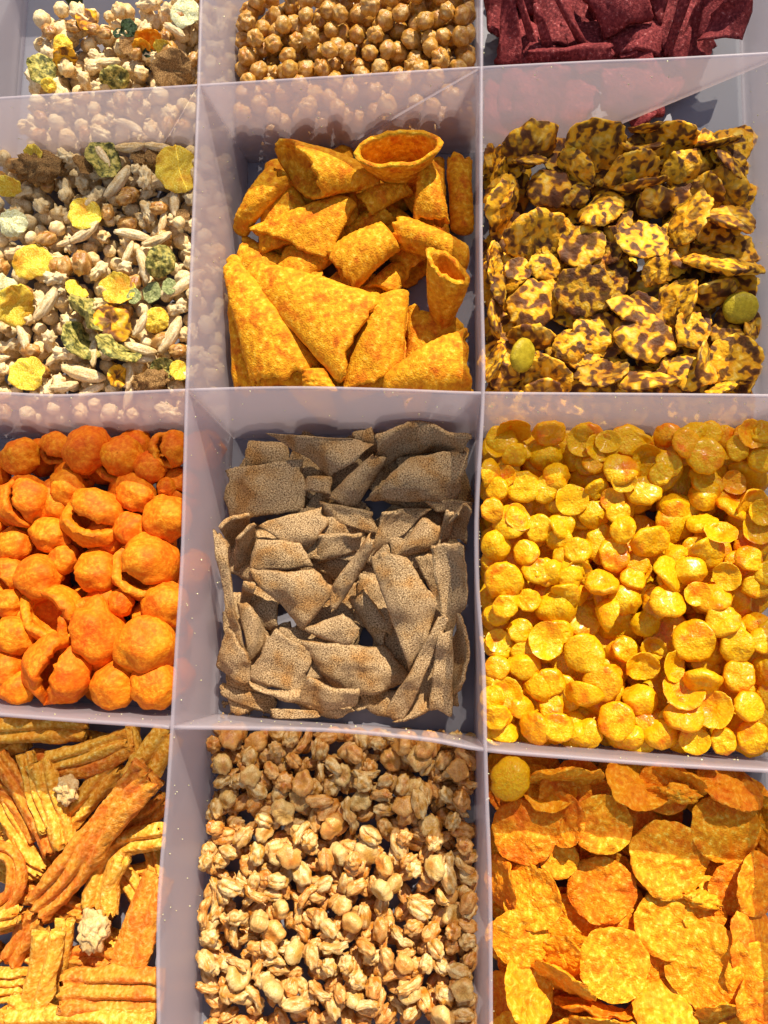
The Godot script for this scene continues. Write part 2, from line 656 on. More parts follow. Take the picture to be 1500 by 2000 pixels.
# an ellipse in the photograph becomes a round thing turned and tipped to show that ellipse
func ellipse_basis(rx: float, ry: float, deg: float, tip_sign: float, spin: float) -> Basis:
	var t := acos(clampf(1.2 * minf(rx, ry) / maxf(rx, ry), 0.15, 1.0))   # nearly round outlines count as lying flat
	var a := deg_to_rad(-deg)
	if ry > rx:
		a += PI / 2
	return Basis(Vector3.UP, a) * Basis(Vector3.RIGHT, t * tip_sign) * Basis(Vector3.UP, spin)


# ------------------------------------------------------------------ materials
func lin(r: float, g: float, b: float) -> Color:
	return Color(r, g, b).linear_to_srgb()


# seamless noise coloured by a ramp; stops are [place, r, g, b] in linear values
func tex(kind: int, freq: float, oct: int, stops: Array, sd: int, size := 512) -> NoiseTexture2D:
	var n := FastNoiseLite.new()
	n.noise_type = kind as FastNoiseLite.NoiseType
	n.frequency = freq
	n.seed = sd
	n.fractal_type = FastNoiseLite.FRACTAL_FBM if oct > 1 else FastNoiseLite.FRACTAL_NONE
	n.fractal_octaves = oct
	n.fractal_gain = 0.58
	if kind == FastNoiseLite.TYPE_CELLULAR:
		n.cellular_return_type = FastNoiseLite.RETURN_DISTANCE
	var t := NoiseTexture2D.new()
	t.width = size
	t.height = size
	t.seamless = true
	t.noise = n
	if stops.size():
		var g := Gradient.new()
		var o := PackedFloat32Array()
		var c := PackedColorArray()
		for s in stops:
			o.append(0.5 + (s[0] - 0.5) * 0.62)
			c.append(lin(s[1], s[2], s[3]))
		g.offsets = o
		g.colors = c
		t.color_ramp = g
	return t


# fine grain over coarse patches over relief; tiles are lengths in mm that one texture spans
func food(called: String, fine: Texture2D, fine_mm: float, coarse: Texture2D, coarse_mm: float, relief: Texture2D, relief_mm: float, rough: float, tint := Color.WHITE, painted := false, glow := 0.0) -> StandardMaterial3D:
	var m := StandardMaterial3D.new()
	m.resource_name = called
	m.albedo_color = tint
	m.albedo_texture = fine
	m.uv1_triplanar = true
	m.uv1_world_triplanar = true
	m.uv1_triplanar_sharpness = 3.0
	m.uv1_scale = Vector3.ONE * (1000.0 / fine_mm)
	m.uv1_offset = Vector3(called.length() * 0.37, called.length() * 0.21, 0.4)
	if coarse:
		m.detail_enabled = true
		m.detail_albedo = coarse
		m.detail_blend_mode = BaseMaterial3D.BLEND_MODE_MUL
		m.detail_uv_layer = BaseMaterial3D.DETAIL_UV_2
		m.uv2_triplanar = true
		m.uv2_world_triplanar = true
		m.uv2_triplanar_sharpness = 3.0
		m.uv2_scale = Vector3.ONE * (1000.0 / coarse_mm)
	if relief:
		m.heightmap_enabled = true
		m.heightmap_texture = relief
		m.heightmap_scale = relief_mm * 0.1
	m.roughness = rough
	m.metallic_specular = 0.3
	m.vertex_color_use_as_albedo = painted
	if glow > 0.0:
		m.backlight_enabled = true
		m.backlight = Color(1.0, 0.9, 0.7) * glow
	return m


func make_materials() -> void:
	var SM := FastNoiseLite.TYPE_SIMPLEX_SMOOTH
	var grain := tex(SM, 0.07, 3, [], 3)
	var pits := tex(SM, 0.09, 3, [], 9)
	# frosted polypropylene
	var p := StandardMaterial3D.new()
	p.resource_name = "frosted_plastic"
	p.albedo_color = Color(0.79, 0.74, 0.745, 0.44)
	p.transparency = BaseMaterial3D.TRANSPARENCY_ALPHA
	p.roughness = 0.42
	p.backlight_enabled = true
	p.backlight = Color(0.64, 0.60, 0.60)
	M.plastic = p
	var f: StandardMaterial3D = p.duplicate()
	f.resource_name = "frosted_plastic_floor"
	f.albedo_color = Color(0.60, 0.58, 0.60, 0.5)
	f.backlight_enabled = false
	M.plastic_floor = f
	var t := StandardMaterial3D.new()
	t.resource_name = "grey_table"
	t.albedo_texture = tex(SM, 0.01, 4, [[0.0, 0.10, 0.10, 0.105], [1.0, 0.16, 0.16, 0.165]], 30)
	t.uv1_triplanar = true
	t.uv1_world_triplanar = true
	t.uv1_scale = Vector3(6, 6, 6)
	t.roughness = 0.7
	M.table = t
	# seasoned corn horns
	var fine := tex(SM, 0.022, 5, [[0.0, 0.54, 0.18, 0.003], [0.35, 0.68, 0.275, 0.005], [0.7, 0.76, 0.345, 0.008], [1.0, 0.88, 0.52, 0.06]], 41)
	var patch := tex(SM, 0.014, 3, [[0.0, 0.88, 0.55, 0.4], [0.3, 0.96, 0.82, 0.7], [0.55, 1.0, 1.0, 1.0], [1.0, 1.0, 1.08, 1.0]], 42)
	M.horn = food("corn_horn", fine, 22.0, patch, 45.0, grain, 0.18, 0.75)
	# wholegrain chips: beige with dark bran specks
	var bran := tex(SM, 0.06, 4, [[-0.1, 0.08, 0.045, 0.022], [0.12, 0.19, 0.115, 0.055], [0.34, 0.38, 0.25, 0.125], [0.6, 0.51, 0.35, 0.185], [1.0, 0.70, 0.51, 0.30]], 51)
	var toast := tex(SM, 0.01, 3, [[0.0, 0.86, 0.66, 0.42], [0.25, 0.95, 0.86, 0.72], [0.5, 1.0, 0.99, 0.96], [1.0, 1.0, 1.0, 1.0]], 52)
	M.bran = food("wholegrain", bran, 17.0, toast, 60.0, pits, 0.26, 0.85, Color(1.0, 0.975, 0.93))
	# beet chips
	var beet := tex(SM, 0.03, 5, [[0.0, 0.10, 0.010, 0.012], [0.45, 0.21, 0.028, 0.028], [0.75, 0.29, 0.045, 0.04], [0.95, 0.36, 0.075, 0.065], [1.1, 0.60, 0.30, 0.26]], 61)
	var beetp := tex(SM, 0.012, 3, [[0.0, 0.7, 0.62, 0.62], [1.0, 1.0, 1.0, 1.0]], 62)
	M.beet = food("beet", beet, 18.0, beetp, 50.0, pits, 0.18, 0.75)
	# orange shells
	var orange := tex(SM, 0.022, 5, [[0.0, 0.65, 0.15, 0.002], [0.5, 0.77, 0.215, 0.003], [1.0, 0.88, 0.35, 0.02]], 71)
	var rust := tex(SM, 0.011, 3, [[0.0, 0.88, 0.55, 0.6], [0.45, 0.97, 0.85, 0.85], [1.0, 1.0, 1.12, 1.1]], 72)
	M.shell = food("orange_shell", orange, 18.0, rust, 60.0, grain, 0.12, 0.62)
	M.shell2 = food("orange_shell_red", orange, 16.0, rust, 52.0, grain, 0.12, 0.62, Color(1.0, 0.92, 0.9))
	# yellow puffs, oily and slightly see-through
	var yellow := tex(SM, 0.03, 4, [[0.0, 0.90, 0.41, 0.003], [0.4, 0.96, 0.52, 0.005], [0.7, 0.97, 0.58, 0.008], [1.0, 0.98, 0.70, 0.05]], 81)
	var dust := tex(SM, 0.012, 4, [[0.0, 0.97, 0.45, 0.3], [0.2, 1.0, 0.75, 0.6], [0.36, 1.0, 1.0, 1.0], [1.0, 0.97, 1.0, 1.0]], 82)
	var bubble := tex(SM, 0.045, 3, [], 83)
	M.puff = food("yellow_puff", yellow, 16.0, dust, 70.0, bubble, 0.16, 0.32, Color.WHITE, false, 0.8)
	M.puff2 = food("yellow_puff_dusted", yellow, 15.0, dust, 40.0, bubble, 0.16, 0.34, Color(1.0, 0.90, 0.85), false, 0.7)
	M.puff3 = food("lemon_puff", yellow, 15.0, null, 40.0, bubble, 0.16, 0.32, Color(0.97, 0.97, 0.9), false, 0.8)
	for k in ["puff", "puff2", "puff3"]:
		M[k].clearcoat_enabled = true
		M[k].clearcoat = 0.25
		M[k].clearcoat_roughness = 0.22
	# mottled flakes: brown husk on yellow
	var husk := tex(SM, 0.022, 2, [[0.0, 0.095, 0.036, 0.012], [0.38, 0.17, 0.066, 0.016], [0.47, 0.36, 0.155, 0.02], [0.56, 0.78, 0.39, 0.010], [0.75, 0.86, 0.48, 0.022], [1.0, 0.92, 0.62, 0.12]], 91)
	var husk2 := tex(SM, 0.026, 2, [[0.0, 0.09, 0.038, 0.012], [0.26, 0.16, 0.068, 0.018], [0.34, 0.38, 0.18, 0.02], [0.42, 0.78, 0.38, 0.010], [0.75, 0.84, 0.46, 0.02], [1.0, 0.90, 0.60, 0.10]], 92)
	var soft2 := tex(SM, 0.014, 3, [[0.0, 0.93, 0.70, 0.5], [0.4, 0.98, 0.88, 0.8], [0.7, 1.0, 1.0, 1.0], [1.0, 1.0, 1.05, 1.0]], 93)
	M.flake = food("husked_flake", husk, 52.0, soft2, 55.0, pits, 0.18, 0.6)
	M.flake2 = food("golden_flake", husk2, 46.0, soft2, 50.0, pits, 0.18, 0.6)
	M.flake3 = food("dull_flake", husk, 40.0, patch, 50.0, pits, 0.18, 0.65, Color(0.82, 0.80, 0.75))
	# orange corn wafers
	var wafer := tex(SM, 0.022, 5, [[0.0, 0.70, 0.21, 0.003], [0.4, 0.83, 0.305, 0.005], [0.7, 0.88, 0.375, 0.010], [1.0, 0.95, 0.60, 0.08]], 101)
	var soft := tex(SM, 0.014, 3, [[0.0, 0.93, 0.66, 0.5], [0.4, 0.98, 0.88, 0.8], [0.7, 1.0, 1.0, 1.0], [1.0, 1.0, 1.05, 1.0]], 102)
	M.wafer = food("corn_wafer", wafer, 20.0, soft, 60.0, grain, 0.18, 0.65)
	M.wafer2 = food("corn_wafer_orange", wafer, 18.0, rust, 60.0, grain, 0.18, 0.65, Color(1.0, 0.92, 0.9))
	# ribbed sticks
	var stick := tex(SM, 0.022, 5, [[0.0, 0.58, 0.22, 0.012], [0.4, 0.76, 0.36, 0.030], [0.7, 0.84, 0.45, 0.06], [1.0, 0.92, 0.63, 0.17]], 111)
	M.stick = food("ribbed_stick", stick, 17.0, soft, 50.0, grain, 0.18, 0.8, Color.WHITE, true)
	M.stick2 = food("ribbed_stick_dark", stick, 17.0, rust, 45.0, grain, 0.18, 0.8, Color(0.96, 0.85, 0.8), true)
	# puffed grains, colour painted by place on the grain (bran, starch)
	var starch := tex(SM, 0.04, 4, [[0.0, 0.72, 0.60, 0.42], [0.4, 0.90, 0.83, 0.70], [1.0, 1.0, 1.0, 1.0]], 121)
	var glaze := tex(SM, 0.012, 3, [[0.0, 0.86, 0.60, 0.38], [0.4, 0.98, 0.88, 0.74], [0.7, 1.0, 1.0, 1.0], [1.0, 1.0, 1.0, 1.0]], 122)
	M.grain = food("puffed_grain", starch, 13.0, glaze, 40.0, grain, 0.10, 0.34, Color.WHITE, true, 0.18)
	M.grain2 = food("glazed_grain", starch, 13.0, glaze, 30.0, grain, 0.10, 0.30, Color(1.0, 0.90, 0.78), true, 0.15)
	M.seed = food("roast_seed", starch, 11.0, glaze, 30.0, grain, 0.08, 0.33, Color.WHITE, true)
	M.seed.metallic_specular = 0.5
	M.grain.metallic_specular = 0.5
	M.grain2.metallic_specular = 0.5
	M.seed.roughness = 0.27
	M.pearl = food("white_pearl", starch, 14.0, tex(SM, 0.01, 3, [[0.0, 0.92, 0.80, 0.62], [0.5, 1.0, 0.96, 0.90], [1.0, 1.0, 1.0, 1.0]], 123), 36.0, pits, 0.08, 0.55, Color.WHITE, true, 0.15)
	M.corn = food("yellow_cornflake", tex(SM, 0.05, 4, [[0.0, 0.66, 0.36, 0.015], [0.5, 0.86, 0.60, 0.04], [1.0, 0.95, 0.78, 0.20]], 131), 15.0, patch, 60.0, pits, 0.18, 0.6, Color.WHITE, false, 0.25)
	M.herb = food("green_flake", tex(SM, 0.022, 3, [[0.0, 0.05, 0.05, 0.012], [0.35, 0.14, 0.13, 0.03], [0.55, 0.33, 0.28, 0.06], [0.8, 0.55, 0.43, 0.09], [1.0, 0.66, 0.52, 0.16]], 141), 22.0, null, 30.0, pits, 0.18, 0.55)
	M.pale = food("pale_flake", tex(SM, 0.04, 4, [[0.0, 0.50, 0.44, 0.14], [0.5, 0.70, 0.66, 0.34], [1.0, 0.84, 0.82, 0.55]], 142), 15.0, null, 30.0, pits, 0.18, 0.6)
	M.leaf = food("dark_herb", tex(SM, 0.04, 3, [[0.0, 0.01, 0.02, 0.008], [1.0, 0.06, 0.10, 0.03]], 143), 12.0, null, 30.0, pits, 0.2, 0.35)
	M.nut = food("brown_chunk", tex(SM, 0.05, 4, [[0.0, 0.10, 0.045, 0.012], [0.5, 0.26, 0.13, 0.035], [1.0, 0.48, 0.28, 0.10]], 151), 12.0, null, 30.0, grain, 0.18, 0.6)
	M.lentil = food("green_lentil", tex(SM, 0.02, 3, [[0.0, 0.34, 0.24, 0.010], [1.0, 0.50, 0.37, 0.02]], 152), 16.0, null, 30.0, grain, 0.1, 0.38)
	M.pea = food("green_pea_chip", tex(SM, 0.03, 3, [[0.0, 0.20, 0.22, 0.07], [0.6, 0.38, 0.40, 0.14], [1.0, 0.56, 0.54, 0.24]], 153), 12.0, null, 30.0, pits, 0.3, 0.5)


# ------------------------------------------------------------------ what lies in the compartments
func fill_all() -> void:
	fill_horns()
	fill_bran()
	fill_beet()
	fill_shells()
	fill_sticks()
	fill_puffs()
	fill_flakes()
	fill_wafers()
	fill_seeds()
	fill_wheat()
	fill_mix()
	fill_crumbs()
	fill_dust()


func fill_horns() -> void:
	var hp := heap(1, 1, 0.0013)
	var o := Vector2(360, 160)
	var s := 2.5
	# tip, mouth left, mouth right (zoomed photo pixels); half depth of the mouth, rise of tip, rise of mouth, bend, tip radius (mm); label
	var rows := [
		[560, 960, 290, 740, 250, 960, 3.0, 1, 3, 1, 2.0, "broad golden corn horn half buried behind the big triangular horn"],
		[450, 660, 560, 470, 660, 620, 3.0, 1, 3, 1, 2.0, "golden corn horn mostly hidden behind the flat folded horn"],
		[1080, 870, 860, 1030, 1030, 1060, 3.5, 1, 3, 1, 2.0, "corn horn lying deep between the open tubes"],
		[1350, 1300, 1090, 1130, 1090, 1300, 3.5, 1, 3, 1, 2.5, "corn horn lying under the upright tube"],
		[780, 760, 960, 590, 1040, 690, 3.0, 1, 4, 1, 2.0, "corn horn lying under the flattened corn horn"],
		[560, 860, 740, 1010, 580, 1010, 2.5, 1, 2, 1, 2.0, "small corn horn wedged above the big triangular horn"],
		[1150, 1370, 1075, 1230, 1060, 1400, 2.5, 1, 2, 0, 2.0, "small orange corn horn in the gap beside the broad curved horn"],
		[242, 750, 390, 400, 520, 480, 4.0, 1, 7, 4, 2.2, "slender crescent corn horn leaning against the frosted left divider"],
		[1365, 770, 1285, 365, 1415, 375, 3.5, 2, 6, 2, 3.2, "plain upright corn rod standing against the right divider"],
		[1060, 520, 815, 350, 1275, 290, 5.2, 0, 19, 0, 2.0, "corn horn showing its wide open mouth upward by the back divider"],
		[950, 490, 455, 300, 690, 560, 6.5, 3, 11, 1, 3.0, "corn horn lying sideways with a large hollow mouth by the back divider"],
		[1110, 520, 835, 540, 920, 650, 2.0, 2, 3, 1, 2.5, "short flattened corn horn below the wide open mouth"],
		[1175, 390, 1110, 680, 1290, 680, 4.0, 4, 2, 3, 2.0, "pointed leaf-shaped corn horn standing tip up"],
		[1400, 880, 1050, 640, 1020, 790, 5.0, 2, 5, 4, 3.5, "arched corn horn lying across behind the upright tube"],
		[820, 570, 305, 705, 705, 880, 2.6, 5, 5, 1, 2.6, "flat folded triangular corn horn with a pinched rim"],
		[1020, 745, 690, 830, 830, 1030, 4.0, 4, 3, 2, 4.6, "short wide corn horn with a blunt narrow end in the middle"],
		[1250, 1180, 1150, 835, 1345, 990, 4.6, 0, 14, 0, 3.4, "corn tube pointing its bright oval opening upward"],
		[185, 845, 170, 1500, 325, 1500, 3.0, 3, 2, 2, 2.0, "narrow corn horn pressed against the left divider"],
		[205, 885, 330, 1510, 665, 1410, 4.5, 5, 3, 4, 2.4, "long yellow corn horn pointing up beside the big triangular horn"],
		[1020, 1030, 770, 1510, 1080, 1440, 4.5, 4, 3, 2, 5.0, "blocky orange corn horn between two larger horns"],
		[300, 912, 950, 1050, 770, 1480, 4.5, 4, 6, 3, 2.4, "big smooth triangular corn horn lying on top of the others"],
		[1000, 1510, 1390, 1205, 1425, 1530, 6.5, 2, 5, 4, 2.6, "broad curved corn horn half shaded by the right divider"],
		[650, 1395, 590, 1510, 765, 1510, 3.0, 3, 2, 1, 3.0, "small corn horn tip poking up at the front divider"],
	]
	var spare := []
	for k in 3:
		var q := horn(Vector3(-0.013, 0.002, 0), Vector3(0.013, 0.003, -0.009), Vector3(0.013, 0.003, 0.009), 3.5 + k, 2.0, 2.4, 60 + k)
		spare.append(finish(q[0], q[1]))
	for q in scatter(hp, spare, 22, [hp.x0 + 0.012, hp.x1 - 0.012, hp.z0 + 0.012, hp.z1 - 0.010], 8, 20.0, 0.85, 1.05, 0.002, 0.007):
		put(spare[q[0]], M.horn, q[1], "corn_horn", "corn horn lying deep under others" + lies(1, 1, q[1].origin), "corn horn", "corn horns in one compartment")
	var n := 0
	for r in rows:
		var y0 := 0.012
		var p := []
		for k in 3:
			var u: Vector2 = o + Vector2(r[2 * k], r[2 * k + 1]) / s
			p.append(at(u.x, u.y, y0 + (r[7] if k == 0 else r[8]) * MM))
		put_built(hp, horn(p[0], p[1], p[2], r[6], r[9], r[10], n + 1), M.horn, 0.0020, 7, 9.0, 0.003 + 0.010 * n / rows.size(), "corn_horn", r[11], "corn horn", "corn horns in one compartment")
		n += 1


func quads(hp: Heap, o: Vector2, s: float, rows: Array, thick: float, mats: Array, called: String, category: String, group: String, y0: float, tries: int, lvl0: float, lvl1: float, lift: float, curl: float) -> void:
	var n := 0
	for r in rows:
		var p := []
		for k in 4:
			var u: Vector2 = o + Vector2(r[0][2 * k], r[0][2 * k + 1]) / s
			p.append(at(u.x, u.y, y0 + r[1][k] * lift * MM))
		var mid: Vector3 = (p[0] + p[1] + p[2] + p[3]) * 0.25
		for k in 4:
			p[k] = mid + (p[k] - mid) * 1.07
		var b: Array = r[2]
		put_built(hp, sheet(p, thick, b[0] * curl, b[1] * curl, b[2] * curl, 0.04, n + 3), mats[n % mats.size()], 0.0015, tries, 9.0, lerpf(lvl0, lvl1, float(n) / rows.size()), called, r[3], category, group)
		n += 1


# random flat pieces that carry a heap
func hidden_sheets(hp: Heap, count: int, box: Array, size: float, thick: float, cap: float, m: Material, called: String, text: String, category: String, group: String) -> void:
	var v := []
	for k in 5:
		var a := size * MM
		var b := size * MM * (0.6 + 0.1 * k)
		var q := sheet([Vector3(-a, 0, -b), Vector3(a * 0.8, 0, -b * 0.8), Vector3(a, 0, b), Vector3(-a * 0.7, 0, b * 0.9)], thick, 1.5 - 0.6 * k, 0.8, 0.3 * k, 0.05, 40 + k)
		v.append(finish(q[0], q[1]))
	for q in scatter(hp, v, count, box, 10, 25.0, 0.8, 1.1, 0.001, cap):
		put(v[q[0]], m, q[1], called, text + lies(int(hp.x0 / CW + 0.3), int(hp.z0 / CH + 0.3), q[1].origin), category, group)


func fill_bran() -> void:
	var hp := heap(1, 2, 0.0013)
	hidden_sheets(hp, 34, [hp.x0 + 0.006, hp.x1 - 0.006, hp.z0 + 0.007, hp.z1 - 0.006], 9.0, 1.5, 0.007, M.bran, "wholegrain_chip", "brown chip lying deep under others", "chip", "brown wholegrain chips in one compartment")
	quads(hp, Vector2(340, 740), 2.419, [
		[[350, 300, 540, 300, 540, 415, 345, 420], [3, 3, 2, 2], [0, 1, 0], "flat brown chip in the far corner beside the bare floor"],
		[[225, 1430, 480, 1500, 470, 1590, 225, 1490], [3, 2, 2, 3], [1, 0, 0], "brown chip lying flat at the bare front floor"],
		[[870, 1490, 1090, 1490, 1060, 1625, 940, 1600], [2, 2, 1, 1], [0, 1, 0], "brown chip on the floor under the leaning strip"],
		[[1250, 1330, 1410, 1080, 1412, 1420, 1110, 1630], [2, 14, 12, 6], [-3, -2, 0], "large bowl-shaped brown chip with curled edge in the front corner"],
		[[880, 920, 1030, 990, 1030, 1210, 860, 1100], [2, 2, 2, 2], [1, 0, 0], "brown chip deep in the middle gap"],
		[[1000, 620, 1250, 640, 1300, 900, 1040, 880], [2, 2, 2, 2], [1, 1, 0], "brown chip deep under the curled chips"],
		[[560, 620, 900, 640, 880, 860, 600, 840], [2, 2, 2, 2], [1, 0, 0], "brown chip deep under the torn triangle"],
		[[360, 970, 490, 980, 490, 1170, 370, 1190], [2, 3, 3, 2], [0, 1, 0], "brown chip behind the long wavy strip"],
		[[500, 1180, 800, 1200, 780, 1420, 480, 1400], [2, 2, 2, 2], [1, 0, 0], "brown chip deep under the toasted front chip"],
		[[300, 1060, 355, 1070, 440, 1210, 350, 1355], [9, 9, 3, 5], [1, 1, 0], "narrow pale chip standing inside the long wavy strip"],
		[[310, 965, 368, 970, 355, 1065, 308, 1065], [10, 10, 4, 4], [0, 0, 0], "small stub of brown chip standing on its edge"],
		[[830, 1045, 905, 985, 1020, 1160, 980, 1290], [5, 7, 4, 3], [1, 0, 0], "pale triangular chip leaning in the middle gap"],
		[[840, 255, 935, 235, 980, 345, 890, 335], [6, 7, 4, 4], [0, 0, 0], "small toasted chip between the two back chips"],
		[[945, 250, 1390, 250, 1310, 350, 1000, 395], [9, 11, 3, 2], [-3, 1, 0], "long chip with an upturned edge along the back divider"],
		[[450, 252, 830, 285, 935, 310, 740, 460], [8, 6, 6, 4], [2, -2, 1], "pale folded chip with a raised left rim by the back divider"],
		[[235, 430, 590, 388, 605, 622, 240, 668], [6, 6, 4, 4], [1.5, 0, 0], "large nearly square brown chip by the left divider"],
		[[930, 355, 1005, 372, 870, 595, 725, 545], [7, 7, 4, 4], [1.5, 0, 0], "narrow pale chip beside the large curved chip"],
		[[630, 465, 745, 470, 735, 548, 612, 528], [4, 4, 4, 4], [1, 0, 0], "small pale chip below the folded chip"],
		[[1120, 370, 1385, 325, 1350, 565, 900, 565], [6, 6, 5, 5], [2, 3, 0], "large curved pale chip with a drooping front lobe"],
		[[1190, 568, 1408, 578, 1402, 635, 1250, 625], [6, 6, 5, 5], [0, 0, 0], "flat chip end under the large curved chip by the right divider"],
		[[690, 578, 925, 618, 962, 732, 715, 655], [6, 5, 4, 5], [1, 0, 0], "slim tilted chip in the middle of the upper heap"],
		[[970, 625, 1195, 605, 1080, 725, 928, 835], [6, 6, 4, 3], [-1, 0, 0], "toasted concave chip beside the slim tilted chip"],
		[[1170, 645, 1255, 690, 1240, 785, 1045, 842], [6, 6, 4, 4], [1, 1, 0], "small pale pointed chip beside the curled right chip"],
		[[1262, 628, 1308, 630, 1292, 765, 1240, 772], [13, 13, 6, 6], [0, 0, 0], "thin strip of chip standing beside the curled right chip"],
		[[1350, 635, 1408, 628, 1385, 775, 1250, 780], [14, 14, 6, 6], [-2, -2, 0], "curled chip standing against the right divider"],
		[[680, 740, 885, 718, 872, 800, 680, 860], [6, 6, 4, 3], [1, 0, 0], "small chip below the slim tilted chip"],
		[[400, 688, 690, 605, 738, 685, 600, 832], [7, 7, 6, 5], [1, 1, 0], "triangular chip with a torn notch"],
		[[205, 690, 365, 662, 350, 730, 268, 812], [15, 14, 5, 5], [-1, 0, 1], "curled chip edge bent round the corner of the left divider"],
		[[330, 755, 418, 690, 402, 762, 288, 908], [12, 12, 5, 5], [0, -1, 0], "narrow chip strip leaning inside the curled chip"],
		[[210, 735, 262, 790, 350, 1290, 300, 1300], [16, 16, 5, 6], [0, 2, 1], "long wavy chip standing on edge along the left divider"],
		[[250, 1165, 340, 1290, 352, 1435, 183, 1352], [9, 8, 5, 5], [1, 0, 0], "pointed pale chip in the front left corner"],
		[[400, 755, 595, 770, 665, 890, 358, 902], [7, 7, 7, 7], [1, 1, 0], "pale upper half of a bent chip in the middle"],
		[[362, 900, 655, 895, 765, 985, 610, 1168], [8, 8, 6, 5], [2, 1.5, 0], "broad smooth bent chip in the middle of the heap"],
		[[900, 748, 928, 800, 772, 1085, 738, 1000], [11, 11, 3, 4], [1, 0, 0], "dark toasted leaf-shaped chip standing on edge"],
		[[1130, 845, 1275, 828, 1275, 1085, 1215, 1010], [5, 5, 3, 3], [0, 0, 0], "chip behind the tall right chip"],
		[[1240, 808, 1392, 812, 1402, 1065, 1288, 1225], [12, 14, 8, 5], [-2, 0, 0], "tall narrow chip leaning on the right divider"],
		[[478, 1185, 655, 1290, 600, 1485, 352, 1405], [7, 6, 4, 4], [1, 0, 0], "orange toasted chip crossed by a shadow at the front"],
		[[590, 1230, 985, 1262, 1135, 1422, 780, 1485], [8, 7, 5, 4], [2, 1, 0], "wide orange brown chip lying across the front"],
		[[615, 1185, 800, 1105, 885, 1180, 820, 1255], [8, 9, 8, 7], [1, 1, 0], "small smooth oval chip lying on top at the front"],
		[[922, 832, 1105, 850, 1240, 1060, 1115, 1375], [9, 9, 6, 4], [1.5, 1, 0], "large long pale chip lying tilted on top at the right"],
		[[1235, 1135, 1278, 1150, 1085, 1610, 990, 1590], [15, 15, 5, 6], [0, 1, 0], "long strip of chip leaning in the front right corner"],
		[[1272, 1205, 1335, 1200, 1322, 1585, 1203, 1562], [14, 14, 8, 8], [0, 0, 0], "narrow upright chip with a squared foot in the front right corner"],
		[[345, 1438, 560, 1505, 852, 1560, 708, 1640], [9, 8, 4, 3], [2, 0, 1], "wavy strip of chip along the front divider"],
		[[620, 1425, 865, 1490, 852, 1545, 598, 1512], [9, 9, 5, 5], [1.5, 0, 0], "small curled chip above the wavy front strip"],
		[[468, 1558, 675, 1568, 685, 1602, 480, 1605], [3, 3, 3, 3], [0, 0, 0], "thin chip edge lying on the floor at the front"],
	], 1.25, [M.bran], "wholegrain_chip", "chip", "brown wholegrain chips in one compartment", 0.010, 6, 0.004, 0.013, 1.3, 1.1)


func fill_beet() -> void:
	var hp := heap(2, 0, 0.0013)
	hidden_sheets(hp, 30, [hp.x0, hp.x1 - 0.012, hp.z1 - 0.062, hp.z1 - 0.008], 9.0, 1.9, 0.008, M.beet, "beet_chip", "red beet chip lying deep under others", "chip", "red beet chips in one compartment")
	quads(hp, Vector2(920, 0), 2.586, [
		[[300, -120, 470, -120, 545, 245, 330, 245], [4, 4, 2, 2], [1, 0, 0], "red beet chip lying deep behind the standing strips"],
		[[700, 60, 1000, 60, 960, 270, 720, 270], [3, 3, 2, 2], [1, 0, 0], "red beet chip lying deep behind the front plate"],
		[[560, -420, 1000, -420, 1040, -240, 560, -220], [5, 5, 5, 5], [2, 0, 0], "red beet chip lying toward the back of the compartment"],
		[[60, -420, 480, -420, 500, -240, 60, -240], [5, 5, 5, 5], [2, 0, 0], "red beet chip lying flat in the back left of the compartment"],
		[[60, -60, 160, -60, 150, 200, 90, 160], [7, 9, 4, 4], [1, 0, 0], "red beet chip leaning in the corner of two dividers"],
		[[160, -140, 200, -140, 268, 310, 140, 315], [19, 19, 8, 8], [0, 0, 0], "tall red beet strip standing nearest the left divider"],
		[[215, -60, 250, -50, 345, 245, 300, 250], [17, 17, 8, 8], [0, 0, 0], "thin red beet strip standing beside the tallest strip"],
		[[290, 40, 330, 30, 415, 240, 360, 245], [14, 14, 5, 5], [0, 1, 0], "curved red beet strip in the gap"],
		[[430, -60, 480, -70, 590, 225, 545, 230], [17, 17, 6, 6], [1, 2, 0], "bowed red beet strip left of the broad plate"],
		[[880, -80, 1010, -60, 960, 130, 925, 60], [11, 11, 7, 8], [0, 0, 0], "red beet chip behind the right side of the broad plate"],
		[[555, -60, 880, -70, 925, 110, 680, 195], [13, 13, 11, 10], [1.5, 2, 0], "broad lit red beet plate lying on top"],
		[[1040, -100, 1105, -90, 1010, 275, 970, 275], [18, 18, 6, 6], [0, 0, 0], "red beet strip leaning right of the broad plate"],
		[[1150, -20, 1225, 10, 1100, 270, 1030, 270], [16, 16, 7, 7], [-1, 0, 0], "folded red beet strip with a bent top"],
		[[1180, -60, 1290, -40, 1270, 150, 1150, 180], [7, 8, 4, 4], [1, 0, 0], "red beet chip behind the folded strip"],
		[[1150, 200, 1215, 75, 1425, -90, 1370, 190], [5, 7, 14, 7], [-2, 1, 0], "large curled beet chip rising against the outer wall"],
		[[295, 252, 705, 218, 712, 298, 292, 312], [12, 12, 9, 9], [0, 0, 0], "long red beet plate lying against the front divider"],
		[[755, 290, 845, 252, 842, 285, 790, 300], [9, 10, 8, 8], [0, 0, 0], "small red beet scrap beside the long front plate"],
	], 1.9, [M.beet], "beet_chip", "chip", "red beet chips in one compartment", 0.010, 5, 0.003, 0.010, 1.0, 1.4)


